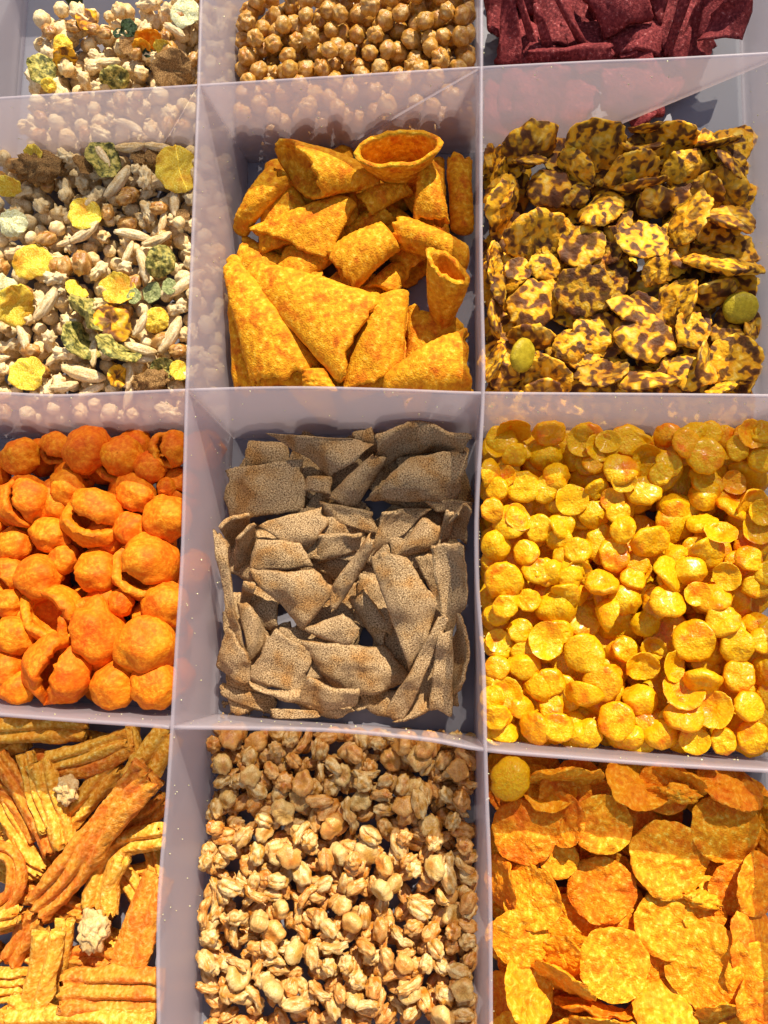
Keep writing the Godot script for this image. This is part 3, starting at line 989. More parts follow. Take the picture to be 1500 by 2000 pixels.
func fill_shells() -> void:
	var hp := heap(0, 2, 0.0013)
	var v := []
	for k in 9:
		v.append(shell(7.0, [0.34, 0.5, 0.55, 0.22, 0.9, 0.4, 1.5, 0.3, 0.5][k], [0.34, 0.28, 0.42, 0.2, 0.2, 0.45, 0.12, 0.32, 0.36][k], k + 1, [1.0, 0.92, 1.08, 1.0, 1.15, 0.95, 1.2, 0.9, 1.05][k]))
	# centre, diameter (zoomed photo pixels), direction of the slit, how far it is rolled away from the viewer, variant, label
	var back := "plain round orange puffed shell turned with its slit away"
	for q in scatter(hp, [v[3], v[0], v[7]], 34, [hp.x0, hp.x1, hp.z0, hp.z1], 8, 180.0, 0.75, 0.95, 0.001, 0.0085):
		put([v[3], v[0], v[7]][q[0]], M.shell2 if rng.randf() < 0.5 else M.shell, q[1], "puffed_shell", "orange puffed shell lying deep" + lies(0, 2, q[1].origin), "puffed shell", "orange puffed shells in one compartment")
	var rows := [
		[-180, 520, 270, 20, 200, 0, back], [-170, 850, 280, 60, 180, 1, back], [-190, 1180, 280, 0, 190, 2, back], [-160, 1500, 280, 120, 200, 0, back], [-190, 1760, 260, 30, 190, 1, back],
		[560, 1480, 270, 40, 200, 3, back], [160, 1600, 260, 10, 170, 1, back], [860, 1350, 260, 50, 190, 2, back], [600, 880, 250, 20, 180, 0, back], [320, 690, 240, 80, 190, 4, back], [880, 900, 250, 0, 200, 5, back], [150, 1330, 260, 0, 180, 1, back], [600, 1250, 240, 45, 170, 0, back],
		[660, 450, 300, 70, 60, 1, "orange shell partly hidden behind a lumpy cone by the back divider"],
		[310, 390, 190, 30, 60, 4, "small open orange shell beside the lumpy cone"],
		[120, 440, 235, 20, 185, 0, back], [840, 500, 190, 10, 190, 3, back], [930, 610, 120, 0, 190, 7, back], [380, 610, 210, 60, 180, 2, back],
		[945, 390, 240, 85, 40, 5, "red-orange shell with a dark hole against the divider"],
		[490, 400, 290, 30, 175, 7, "lumpy cone-shaped orange puff by the back divider"],
		[750, 650, 220, 45, 95, 6, "short ridged orange tube in the middle of the shells"],
		[90, 930, 210, 0, 185, 3, back], [360, 1015, 190, 30, 180, 1, back], [730, 840, 200, 10, 190, 2, back],
		[280, 880, 205, 20, 120, 6, "small orange tube with its round opening facing the front"],
		[935, 780, 270, 80, 185, 0, back],
		[540, 1080, 265, 60, 110, 3, "orange shell half turned beside the largest shell"],
		[140, 680, 305, 70, 10, 3, "orange shell with a short vertical slit on top"],
		[520, 770, 345, 25, 25, 2, "round orange shell with a small curled notch on top"],
		[810, 1050, 390, 40, 40, 1, "largest orange shell with a wide dark hole on its right"],
		[40, 1100, 210, 60, 20, 4, "orange shell lying open like a cup by the left wall"],
		[225, 1115, 275, 10, 180, 5, back], [55, 1260, 170, 0, 120, 6, back], [925, 1260, 260, 60, 190, 0, back],
		[300, 1310, 325, 40, 5, 6, "wide open ragged orange shell showing its hollow inside"],
		[680, 1250, 160, 0, 180, 7, back],
		[90, 1435, 230, 20, 180, 8, back], [40, 1625, 225, 0, 190, 1, back], [100, 1760, 200, 0, 190, 2, back],
		[495, 1420, 385, 80, 55, 2, "large orange shell with a curled notch on its right side"],
		[640, 1745, 265, 10, 190, 0, back], [865, 1755, 270, 30, 190, 3, back],
		[812, 1485, 345, 100, 180, 5, "smooth egg-shaped orange shell at the front right"],
		[330, 1700, 395, 112, 0, 0, "orange shell split by a long dark diagonal slit"],
	]
	var n := 0
	for r in rows:
		var u := Vector2(r[0], r[1]) / 2.857 + Vector2(0, 740)
		var k: float = 1.03 * r[2] / 2.857 / 7.75 / 14.0
		var b := Basis(Vector3.UP, deg_to_rad(-r[3])) * Basis(Vector3.RIGHT, deg_to_rad(r[4])) * Basis.from_scale(Vector3.ONE * k)
		var mesh: ArrayMesh = v[r[5]]
		var g := "orange puffed shells in one compartment"
		put(mesh, M.shell2 if n % 4 == 0 else M.shell, settle(hp, touch(mesh, 500), b, at(u.x, u.y, 0.012), 0.0016, 1, 0.0, 0.0085 + 0.0085 * n / rows.size()), "puffed_shell", r[6] if r[6] != back else ("red-orange" if n % 4 == 0 else "orange") + " puffed shell hiding its slit" + lies(0, 2, at(u.x, u.y, 0.012)), "puffed shell", g)
		n += 1


func fill_sticks() -> void:
	var hp := heap(0, 3, 0.0013)
	var pale := Color(1.15, 1.6, 5.0)
	var under := "orange ribbed stick lying deep under other sticks"
	# places along the stick (zoomed photo pixels), width px, thickness mm, ribs, label
	var rows := [
		[[-500, 300, -120, 500], 110, 4.0, 2, under], [[-520, 900, -150, 700], 110, 4.0, 2, under], [[-480, 1300, -60, 1250], 110, 4.0, 2, under], [[-400, 1700, -80, 1500], 110, 4, 2, under],
		[[40, 300, 500, 640], 110, 4.0, 2, under], [[20, 1000, 500, 1180], 110, 4.0, 2, under], [[300, 950, 640, 420], 110, 4.0, 2, under], [[600, 1150, 1000, 1000], 110, 4.0, 2, under], [[560, 1350, 980, 1550], 110, 4.0, 2, under], [[0, 1350, 400, 1250], 110, 4.0, 2, under], [[700, 700, 1000, 620], 110, 4.0, 2, under], [[10, 1750, 420, 1850], 110, 4.0, 2, under], [[500, 1900, 980, 1700], 110, 4.0, 2, under], [[560, 180, 1000, 260], 110, 4.0, 2, under],
		[[40, 760, 560, 560], 110, 4.0, 2, under], [[100, 1150, 700, 1350], 110, 4.0, 2, under], [[560, 700, 900, 1200], 110, 4.0, 2, under], [[80, 1480, 600, 1750], 110, 4.0, 2, under], [[200, 300, 900, 420], 110, 4.0, 2, under], [[700, 1700, 960, 1300], 110, 4.0, 2, under], [[30, 560, 240, 1050], 110, 4.0, 2, under],
		[[-10, 470, 130, 600, 230, 810], 105, 4.0, 2, "dark ribbed stick crossing behind the left bundle"],
		[[100, 800, 190, 920, 290, 1010], 100, 4.0, 2, "short ribbed stick behind the long bright stick"],
		[[770, 350, 610, 500, 440, 710], 135, 4.5, 2, "deep orange ribbed stick behind the long bright stick"],
		[[240, 1280, 150, 1430, 50, 1590], 120, 4.0, 2, "brownish ribbed stick slanting under the long bright stick"],
		[[-60, 1690, 180, 1680], 95, 4.0, 2, "ribbed stick end showing at the left behind the lower bright stick"], [[-60, 1810, 160, 1800], 85, 4.0, 2, "thin ribbed stick end below another stick end at the left"],
		[[440, 1590, 600, 1560, 750, 1580], 110, 4.0, 2, "short ribbed stick behind the thick front stick"],
		[[380, 1985, 990, 1985], 90, 4.0, 2, "dark ribbed stick in front of the thick front stick"],
		[[960, 880, 1000, 1070], 90, 4.0, 2, "ribbed stick end peeping out beside the divider"],
		[[1000, 1060, 900, 1340, 800, 1680], 185, 3.2, 2, "wide flat brownish stick leaning against the divider"],
		[[-60, 250, 180, 190], 120, 4.0, 2, "stubby ribbed stick at the upper left of the heap"],
		[[-100, 120, 250, 120, 520, 120], 140, 4.5, 2, "ribbed stick with a torn pale end along the back divider"],
		[[310, 390, 600, 370, 890, 220], 85, 3.5, 1, "thin curved stick under the split stick at the back"],
		[[320, 320, 560, 260, 830, 170], 120, 4.0, 2, "split ribbed stick with a pale inside at the back"],
		[[850, 90, 860, 250], 80, 4.0, 2, "short upright stick end beside the back divider"],
		[[-20, 300, 130, 500, 330, 900], 110, 4.0, 2, "left ribbed stick of the fanned bundle"], [[150, 290, 210, 500, 290, 760], 95, 4.0, 2, "middle ribbed stick of the fanned bundle"], [[255, 330, 330, 560, 400, 850], 130, 4.0, 2, "pale dusty right stick of the fanned bundle"],
		[[-60, 860, 80, 920, 110, 1060, 60, 1190, -60, 1250], 100, 4.0, 2, "curled ribbed stick bent into a hook"], [[-40, 1340, 110, 1290], 95, 4.0, 2, "pale stick end below the hooked stick"],
		[[1080, 130, 960, 300, 840, 440], 180, 4.0, 2, "broad orange ribbed stick end in the back corner"],
		[[1060, 560, 960, 660, 840, 740, 740, 780], 115, 4.0, 2, "wavy thin stick above the arched stick"],
		[[1040, 790, 830, 830, 690, 960, 600, 1250], 140, 4.5, 2, "arched ribbed stick bending down in the middle"], [[800, 930, 720, 1080, 700, 1280], 90, 4.0, 1, "short curved stick below the arched stick"],
		[[970, 360, 720, 660, 480, 960, 220, 1260], 190, 5.0, 3, "long bright ribbed stick lying across the heap"],
		[[440, 1310, 380, 1600, 280, 1900], 100, 4.0, 2, "slim ribbed stick beside the lower bright stick"], [[320, 1390, 270, 1650, 160, 2010], 180, 5.0, 2, "lower bright ribbed stick slanting to the front"],
		[[415, 1780, 700, 1770, 1010, 1790], 215, 5.5, 3, "thick ribbed stick with a crumbly pale end at the front"],
		[[60, 1900, 150, 1950, 240, 2040], 120, 4.0, 2, "ribbed stick end at the very front of the heap"],
		[[60, 2120, 900, 2140], 150, 4.5, 2, under], [[-300, 1950, 60, 2150], 120, 4.5, 2, under], [[300, 2280, 960, 2300], 150, 4.5, 2, under],
	]
	var n := 0
	for r in rows:
		var p := []
		var k := 0
		while k < r[0].size():
			p.append(at(r[0][k] / 3.278, 1390 + r[0][k + 1] / 3.278, 0.010))
			k += 2
		put_built(hp, ribbed(p, 1.22 * r[1] / 3.278 / 7.75, r[2] * 1.2, r[3], n + 2, pale), M.stick2 if n % 3 == 0 else M.stick, 0.0016, 7, 12.0, 0.0005 + 0.012 * n / rows.size(), "ribbed_stick", r[4], "snack stick", "orange ribbed sticks in one compartment")
		n += 1
	for q in [[600, 1400, 4.6, "torn cream-white puffed crumb between the ribbed sticks"], [430, 500, 3.4, "small cream-white puffed crumb in the gap behind the sticks"]]:
		var mesh := blob({"rx": q[2] * 0.8, "ry": q[2] * 0.6, "rz": q[2], "amp": 0.3, "freq": 1.3, "fine": 0.06, "seed": n, "nu": 44, "nv": 30, "paint": func(_c, _k, _g, _s): return Color(0.80, 0.58, 0.28)})
		put(mesh, M.pearl, settle(hp, touch(mesh), Basis(), at(q[0] / 3.278, 1390 + q[1] / 3.278, 0.014), 0.001, 1, 0.0), "puffed_crumb", q[3], "crumb", "")
		n += 1


# ------------------------------------------------------------------ heaps of small things
func to_photo(o: Vector2, s: float, x: float, y: float) -> Vector2:
	return o + Vector2(x, y) / s


# drops n things from a list of variants at random places; keeps the lowest of some tries; returns [variant, transform] rows
func scatter(hp: Heap, meshes: Array, n: int, box: Array, tries: int, flat: float, k0: float, k1: float, sink: float, cap := 1.0) -> Array:
	var r := []
	for i in n:
		var m := rng.randi() % meshes.size()
		var pts := touch(meshes[m], 90)
		var best := Transform3D()
		var low := INF
		var bq := PackedVector3Array()
		for t in tries:
			var b := Basis(Vector3.UP, rng.randf() * TAU)
			var a := rng.randf() * TAU
			b = Basis(Vector3(cos(a), 0, sin(a)), deg_to_rad(rng.randf_range(-flat, flat))) * b
			if rng.randf() < 0.35:
				b = b * Basis(Vector3.RIGHT, PI)
			b = b * Basis.from_scale(Vector3.ONE * rng.randf_range(k0, k1))
			var q := Transform3D(b, Vector3.ZERO) * pts
			var o := Vector3(rng.randf_range(box[0], box[1]), 0.0, rng.randf_range(box[2], box[3]))
			o = hp.inside(q, o)
			o.y = hp.need(q, o) - sink
			if o.y < low:
				low = o.y
				best = Transform3D(b, o)
				bq = q
		if low > cap:
			continue
		var lowest := INF
		for p in bq:
			lowest = minf(lowest, p.y + best.origin.y)
		if lowest < 0.0002:
			best.origin.y += 0.0002 - lowest
		hp.stamp(bq, best.origin)
		r.append([m, best])
	return r


# pieces deep in a heap: one object
func under(called: String, text: String, category: String, meshes: Array, m: Material, rows: Array) -> void:
	var mm := MultiMesh.new()
	mm.transform_format = MultiMesh.TRANSFORM_3D
	mm.mesh = meshes[0]
	mm.instance_count = rows.size()
	for i in rows.size():
		mm.set_instance_transform(i, rows[i][1])
	var o := MultiMeshInstance3D.new()
	o.multimesh = mm
	o.material_override = m
	label(o, called, text, category, "", "stuff")
	add_child(o)


# things seen as ellipses in the photograph; rows [x, y, rx, ry, angle] in zoomed pixels
func ellipses(hp: Heap, o: Vector2, s: float, rows: Array, meshes: Array, size_mm: float, jitter: float, sink: float, y0: float, lvl0: float, lvl1: float, place: Callable) -> void:
	var n := 0
	for r in rows:
		var u := to_photo(o, s, r[0], r[1])
		var k: float = clampf(maxf(r[2], r[3]) / s / 7.8 / size_mm, 0.55, 1.7)
		var m := rng.randi() % meshes.size()
		var mesh: ArrayMesh = meshes[m]
		var b := ellipse_basis(r[2], r[3], r[4] if r.size() > 4 else 0.0, -1.0 if rng.randf() < 0.5 else 1.0, (PI if rng.randf() < 0.5 else 0.0) + rng.randf_range(-0.3, 0.3)) * Basis.from_scale(Vector3.ONE * k)
		var t := settle(hp, touch(mesh, 260), b, at(u.x, u.y, y0), sink, 5, jitter, lerpf(lvl0, lvl1, rng.randf()))
		place.call(n, mesh, t, r)
		n += 1


func tipped(r: Array) -> String:
	return " tipped on edge" if minf(r[2], r[3]) < 0.62 * maxf(r[2], r[3]) else ""


func fill_puffs() -> void:
	var hp := heap(2, 2, 0.0011)
	var v := []
	for k in 12:
		v.append(disc({"rx": 5.6, "rz": 4.9 + 0.12 * (k % 5), "top": [2.0, 2.7, 0.9, 0.5][k % 4], "bot": [0.8, 1.5, -0.2, 0.0][k % 4], "rim": 0.28, "ragged": 0.05, "cup": [0.3, 0.9, -2.6, 2.3][k % 4], "saddle": [0.3, 1.2, 0.6][k % 3], "wave": 0.6, "bump": 0.15, "freq": 0.5, "seed": k + 1, "nth": 40, "nr": 10, "dome_power": 0.85}))
	var lower := scatter(hp, [v[0]], 260, [hp.x0, hp.x1, hp.z0, hp.z1], 7, 45.0, 0.85, 1.1, 0.0008, 0.0135)
	under("deeper_puffs", "yellow puffs lying deeper in the heap of yellow puffs", "puffs", [v[0]], M.puff, lower)
	var rows := [[255, 130, 100, 45], [430, 160, 95, 60], [200, 250, 90, 70], [260, 320, 75, 45, -20], [410, 320, 100, 90], [620, 130, 95, 40], [820, 210, 110, 95], [590, 260, 80, 90], [680, 290, 90, 80], [910, 310, 80, 50], [1010, 150, 80, 60], [1150, 160, 80, 80], [1290, 140, 65, 65], [1390, 150, 50, 70], [1470, 220, 60, 80], [1190, 330, 105, 90], [1010, 370, 65, 80], [1350, 290, 60, 70], [780, 390, 100, 70], [140, 410, 50, 90],
		[300, 480, 105, 100], [180, 490, 45, 60], [410, 490, 70, 80], [530, 540, 95, 95], [660, 610, 95, 75], [660, 480, 70, 40, -20], [740, 540, 60, 65], [890, 500, 100, 95], [1050, 560, 90, 90], [1210, 520, 95, 90], [1330, 460, 65, 70], [1400, 540, 90, 55, -15], [1440, 680, 90, 95], [140, 590, 50, 60], [240, 650, 100, 80], [380, 680, 75, 80], [490, 670, 60, 80], [170, 770, 80, 90], [370, 890, 85, 85], [320, 800, 75, 60], [570, 880, 75, 50], [570, 790, 80, 75], [745, 810, 90, 100, -10], [800, 690, 55, 80, 30], [920, 740, 110, 80, -20], [1180, 660, 85, 55], [1260, 720, 90, 45], [1140, 900, 90, 70], [1060, 790, 70, 55], [1200, 790, 95, 60, 10], [1010, 910, 60, 105, -20], [210, 930, 110, 75], [180, 1090, 75, 60], [330, 1030, 70, 70], [460, 1060, 120, 100], [560, 1000, 80, 80], [690, 960, 95, 50], [690, 1100, 50, 95], [820, 1030, 95, 95], [900, 1150, 80, 80], [1010, 1040, 100, 65, 20], [1150, 1000, 70, 60], [1230, 1020, 100, 60], [1300, 910, 60, 80, -30], [1440, 960, 80, 80], [1400, 830, 80, 70], [1280, 1140, 95, 65, -20], [1450, 1130, 80, 50], [180, 1230, 70, 70], [290, 1180, 60, 70], [410, 1230, 85, 105], [310, 1330, 95, 65, 20], [180, 1360, 70, 60], [600, 1290, 110, 100], [800, 1270, 60, 75], [940, 1260, 55, 40], [880, 1340, 95, 70], [1140, 1230, 110, 115], [1340, 1250, 90, 100], [1470, 1230, 50, 60], [1020, 1350, 55, 85], [690, 1430, 105, 85], [430, 1430, 90, 90], [220, 1480, 90, 80], [350, 1470, 55, 95, -30], [170, 1590, 80, 60], [210, 1650, 85, 55], [600, 1520, 105, 60, 10], [370, 1650, 55, 95, -30], [470, 1650, 90, 90], [880, 1510, 95, 95], [760, 1620, 85, 105], [1080, 1480, 110, 75], [1180, 1410, 100, 45, 10], [1350, 1400, 85, 95, 20], [1250, 1570, 60, 100, 25], [1400, 1550, 85, 80], [1090, 1600, 105, 80], [610, 1690, 65, 85], [840, 1700, 70, 70], [980, 1690, 90, 90], [1140, 1750, 80, 70], [1280, 1730, 70, 75, -10], [1430, 1700, 80, 90], [1480, 1380, 40, 80], [1560, 1500, 80, 80], [1580, 1200, 80, 80], [1570, 900, 80, 80], [1580, 600, 80, 70], [1560, 350, 80, 70], [1570, 1700, 80, 80], [1560, 120, 80, 60]]
	for k in 75:
		rows.insert(rng.randi() % 60, [rng.randf_range(110, 1490), rng.randf_range(150, 1740), rng.randf_range(55, 85), rng.randf_range(45, 85), rng.randf_range(-40, 40)])
	var labels := ["golden yellow puff", "orange dusted yellow puff", "lemon yellow puff"]
	ellipses(hp, Vector2(900, 760), 2.5, rows, v, 6.6, 16.0, 0.0010, 0.018, 0.0155, 0.0195, func(_n, mesh, t, r):
		var x := rng.randf()
		var k := 1 if x < 0.2 else (2 if x > 0.78 else 0)
		put(mesh, [M.puff, M.puff2, M.puff3][k], t, "lentil_puff", ("large " if maxf(r[2], r[3]) > 94 else "") + labels[k] + tipped(r) + lies(2, 2, t.origin), "puff", "yellow puffs on the heap"))


func fill_flakes() -> void:
	var hp := heap(2, 1, 0.0012)
	var v := []
	for k in 12:
		v.append(disc({"rx": 6.8, "rz": 5.3 + 0.25 * (k % 5), "top": [0.5, 0.9, 0.3][k % 3], "bot": 0.5, "rim": 0.55, "ragged": 0.09, "cup": [0.6, -0.9, 1.2, 0.0][k % 4], "saddle": [0.5, 1.0, 0.0][k % 3], "wave": 0.4, "bump": 0.2, "freq": 0.5, "seed": k + 31, "nth": 56, "nr": 10, "round_rim": true}))
	var names := ["yellow flake with dark husk patches", "mostly golden flake with brown spots", "dull olive brown flake"]
	var g := "mottled flakes in one compartment"
	for q in scatter(hp, v, 130, [hp.x0, hp.x1, hp.z0, hp.z1], 6, 35.0, 0.85, 1.1, 0.0008, 0.008):
		var k := rng.randi() % 3
		put(v[q[0]], [M.flake, M.flake2, M.flake3][k], q[1], "mottled_flake", names[k] + " lying deep" + lies(2, 1, q[1].origin), "flake", g)
	var rows := [[300, 220, 160, 75, -15], [620, 260, 170, 80, -8], [880, 190, 90, 30], [1010, 240, 140, 45, 5], [1250, 260, 120, 40, -10], [290, 350, 90, 50], [530, 390, 120, 50, 35], [850, 290, 120, 60, 10], [1080, 390, 120, 75], [850, 480, 150, 35, -5], [820, 400, 140, 50, -12], [1330, 360, 60, 110, -35], [1200, 500, 40, 100, -35], [1290, 480, 60, 120, -40], [100, 330, 30, 60], [150, 400, 30, 70, 20], [130, 520, 60, 110, 15], [180, 560, 40, 150, 25], [530, 520, 60, 60], [390, 480, 120, 120], [650, 590, 130, 95, -35], [930, 560, 100, 40, -5], [1090, 630, 80, 150, 20], [1310, 650, 130, 65, 12], [320, 720, 170, 110, -20], [710, 780, 60, 100], [560, 780, 125, 115], [860, 750, 140, 110, 25], [110, 840, 40, 90, 5], [110, 930, 35, 90], [240, 900, 70, 60], [370, 880, 90, 90], [570, 1000, 150, 110], [310, 1080, 130, 140, 35], [940, 900, 90, 60, -45], [1060, 860, 60, 40, 30], [1270, 860, 200, 115, 20], [1230, 1010, 110, 45, -12], [1060, 1060, 45, 130, 10], [150, 1000, 30, 90], [110, 1140, 35, 120], [610, 1220, 100, 110], [830, 1090, 140, 90, 30], [500, 1280, 90, 80], [880, 1240, 150, 130, 20], [1110, 1200, 90, 100], [1290, 1220, 85, 60, -30], [1440, 1200, 50, 80], [1360, 1350, 140, 110, -10], [300, 1250, 120, 50], [120, 1370, 50, 110, 20], [170, 1440, 80, 60], [390, 1430, 130, 80, 15], [660, 1430, 140, 90, -20], [1180, 1370, 40, 110], [1100, 1400, 110, 90, 30], [900, 1450, 160, 80], [1260, 1500, 80, 30, -20], [360, 1500, 100, 35]]
	ellipses(hp, Vector2(920, 180), 2.586, rows, v, 6.8, 14.0, 0.0010, 0.011, 0.0095, 0.0135, func(n, mesh, t, r):
		var k: int = [0, 1, 0, 1, 2, 0, 1][n % 7]
		put(mesh, [M.flake, M.flake2, M.flake3][k], t, "mottled_flake", names[k] + tipped(r) + lies(2, 1, t.origin), "flake", g))
	var le := disc({"rx": 4.6, "rz": 4.2, "top": 1.4, "bot": 1.2, "rim": 0.4, "ragged": 0.03, "bump": 0.1, "freq": 0.3, "seed": 70})
	for q in [[1360, 1090, 105, 80, -5, "smooth olive green lentil by the outer wall on the mottled flakes"], [260, 1330, 60, 110, 20, "smooth olive green lentil standing on edge among the front mottled flakes"]]:
		var u := to_photo(Vector2(920, 180), 2.586, q[0], q[1])
		var b := ellipse_basis(q[2], q[3], q[4], 1.0, 0.0) * Basis.from_scale(Vector3.ONE * 0.95)
		put(le, M.lentil, settle(hp, touch(le), b, at(u.x, u.y, 0.014), 0.0008, 3, 8.0), "green_lentil", q[5], "lentil", "")


func fill_wafers() -> void:
	var hp := heap(2, 3, 0.0012)
	var v := []
	for k in 10:
		v.append(disc({"rx": 8.6, "rz": 8.2 + 0.2 * (k % 4), "top": 0.15, "bot": 0.15, "rim": 0.42, "ragged": 0.04, "cup": [0.4, -0.8, 1.0, 0.2][k % 4], "saddle": [0.5, 0.0, 0.9][k % 3], "wave": 0.7, "bump": 0.3, "freq": 0.45, "seed": k + 51, "nth": 72, "nr": 14}))
	var names := ["round golden corn wafer", "deep orange corn wafer"]
	var g := "round corn wafers in one compartment"
	for q in scatter(hp, v, 40, [hp.x0, hp.x1, hp.z0, hp.z1], 8, 18.0, 0.85, 1.0, 0.0008, 0.0045):
		var k := rng.randi() % 2
		put(v[q[0]], [M.wafer, M.wafer2][k], q[1], "corn_wafer", names[k] + " lying deep" + lies(2, 3, q[1].origin), "wafer", g)
	var rows := [[210, 110, 80, 50], [620, 230, 130, 60, -10], [430, 240, 140, 60], [960, 300, 150, 75, 10], [1500, 400, 60, 150], [880, 430, 120, 100], [1260, 640, 140, 90], [480, 570, 100, 90], [500, 370, 80, 140], [530, 870, 110, 140, -20], [180, 690, 70, 150, -10], [1180, 830, 110, 90], [960, 1150, 130, 130], [1350, 1200, 110, 90], [850, 160, 165, 75, 15], [1070, 180, 145, 60, 25], [1320, 200, 170, 70, 15], [505, 150, 195, 75], [690, 400, 155, 150], [310, 440, 168, 160], [350, 750, 120, 160, 10], [1300, 420, 172, 180], [1370, 700, 165, 130, -30], [1000, 890, 155, 165], [1020, 570, 205, 175, 20], [690, 720, 178, 170], [290, 960, 140, 150, 40], [500, 1040, 120, 85, 45], [1440, 980, 115, 195, -15], [745, 1075, 172, 178], [1215, 1100, 165, 210, 10], [220, 1270, 70, 160, -10], [330, 1220, 110, 170, -35], [500, 1160, 175, 65, 25], [1440, 1260, 100, 130], [1290, 1330, 140, 80], [1000, 1310, 160, 85, 10], [650, 1290, 205, 60, 3], [700, 1390, 180, 80], [250, 1460, 150, 120], [1000, 1500, 170, 150], [550, 1520, 160, 150], [1400, 1500, 160, 150], [1580, 700, 120, 160], [1600, 1150, 130, 160]]
	for k in 22:
		rows.insert(rng.randi() % 14, [rng.randf_range(180, 1480), rng.randf_range(150, 1380), 140, rng.randf_range(100, 140), rng.randf_range(-40, 40)])
	ellipses(hp, Vector2(900, 1450), 2.5, rows, v, 9.6, 9.0, 0.0008, 0.010, 0.011, 0.015, func(n, mesh, t, r):
		var k: int = [0, 0, 1][n % 3]
		put(mesh, [M.wafer, M.wafer2][k], t, "corn_wafer", ("large " if maxf(r[2], r[3]) > 168 else "") + names[k] + tipped(r) + lies(2, 3, t.origin), "wafer", g))
	var pf := disc({"rx": 5.2, "rz": 4.6, "top": 2.6, "bot": 1.4, "rim": 0.3, "ragged": 0.06, "bump": 0.25, "freq": 0.4, "seed": 88, "nth": 40, "nr": 10})
	var u := to_photo(Vector2(900, 1450), 2.5, 242, 172)
	put(pf, M.puff3, settle(hp, touch(pf), Basis(Vector3.UP, 1.2), at(u.x, u.y, 0.014), 0.0008, 3, 8.0), "lentil_puff", "single lemon yellow puff lying on the orange wafers in the corner", "puff", "")
	for q in [[1070, 250, 4.2, "small broken yellow crumb on the wafers by the back divider"], [1180, 770, 4.0, "narrow broken piece of wafer between two round wafers"]]:
		var cr := blob({"rx": q[2], "ry": 1.5, "rz": 1.9, "amp": 0.3, "freq": 1.5, "fine": 0.06, "seed": int(q[2] * 10)})
		var w := to_photo(Vector2(900, 1450), 2.5, q[0], q[1])
		put(cr, M.wafer, settle(hp, touch(cr), Basis(Vector3.UP, -0.15), at(w.x, w.y, 0.014), 0.0005, 3, 8.0), "wafer_crumb", q[3], "crumb", "")


func seen(p: Vector3, margin := 30.0) -> bool:
	var u := pix(p)
	return u.x > -margin and u.x < 1500 + margin and u.y > -margin and u.y < 2000 + margin


func fill_seeds() -> void:
	var hp := heap(1, 0, 0.0008)
	var v := []
	var husk := func(c, _k, _g, sd):
		var a := 0.5 + 0.5 * n3(c * 1.4 + Vector3(sd, 2, 0))
		var base := Color(0.48, 0.235, 0.03).lerp(Color(0.64, 0.37, 0.075), a)
		return base.lerp(Color(0.74, 0.53, 0.24), clampf(1.6 * n3(c * 0.9 + Vector3(0, sd, 5)) - 0.3, 0.0, 0.6))
	for k in 10:
		v.append(blob({"rx": 2.55 + 0.1 * (k % 3), "ry": 2.25 + 0.12 * (k % 4), "rz": 2.35, "amp": 0.10 if k < 7 else 0.2, "freq": 1.2, "crease": 0.09 if k % 3 == 0 else (0.2 if k > 6 else 0.0), "seed": k + 5, "paint": husk}))
	var names := ["round glossy brown roasted seed", "split wrinkled brown roasted seed"]
	under("deeper_seeds", "brown roasted seeds lying deeper in the heap of brown seeds", "seeds", [v[1]], M.seed, scatter(hp, [v[1]], 230, [hp.x0, hp.x1, hp.z1 - 0.046, hp.z1], 6, 180.0, 0.85, 1.0, 0.0004, 0.0045))
	var rows := scatter(hp, v, 300, [hp.x0, hp.x1, hp.z1 - 0.038, hp.z1], 8, 180.0, 0.82, 1.05, 0.0004)
	for q in rows:
		var k := 1 if q[0] > 6 or q[0] % 3 == 0 else 0
		put(v[q[0]], M.seed, q[1], "roasted_seed", names[k] + lies(1, 0, q[1].origin), "seed", "brown roasted seeds in one compartment")


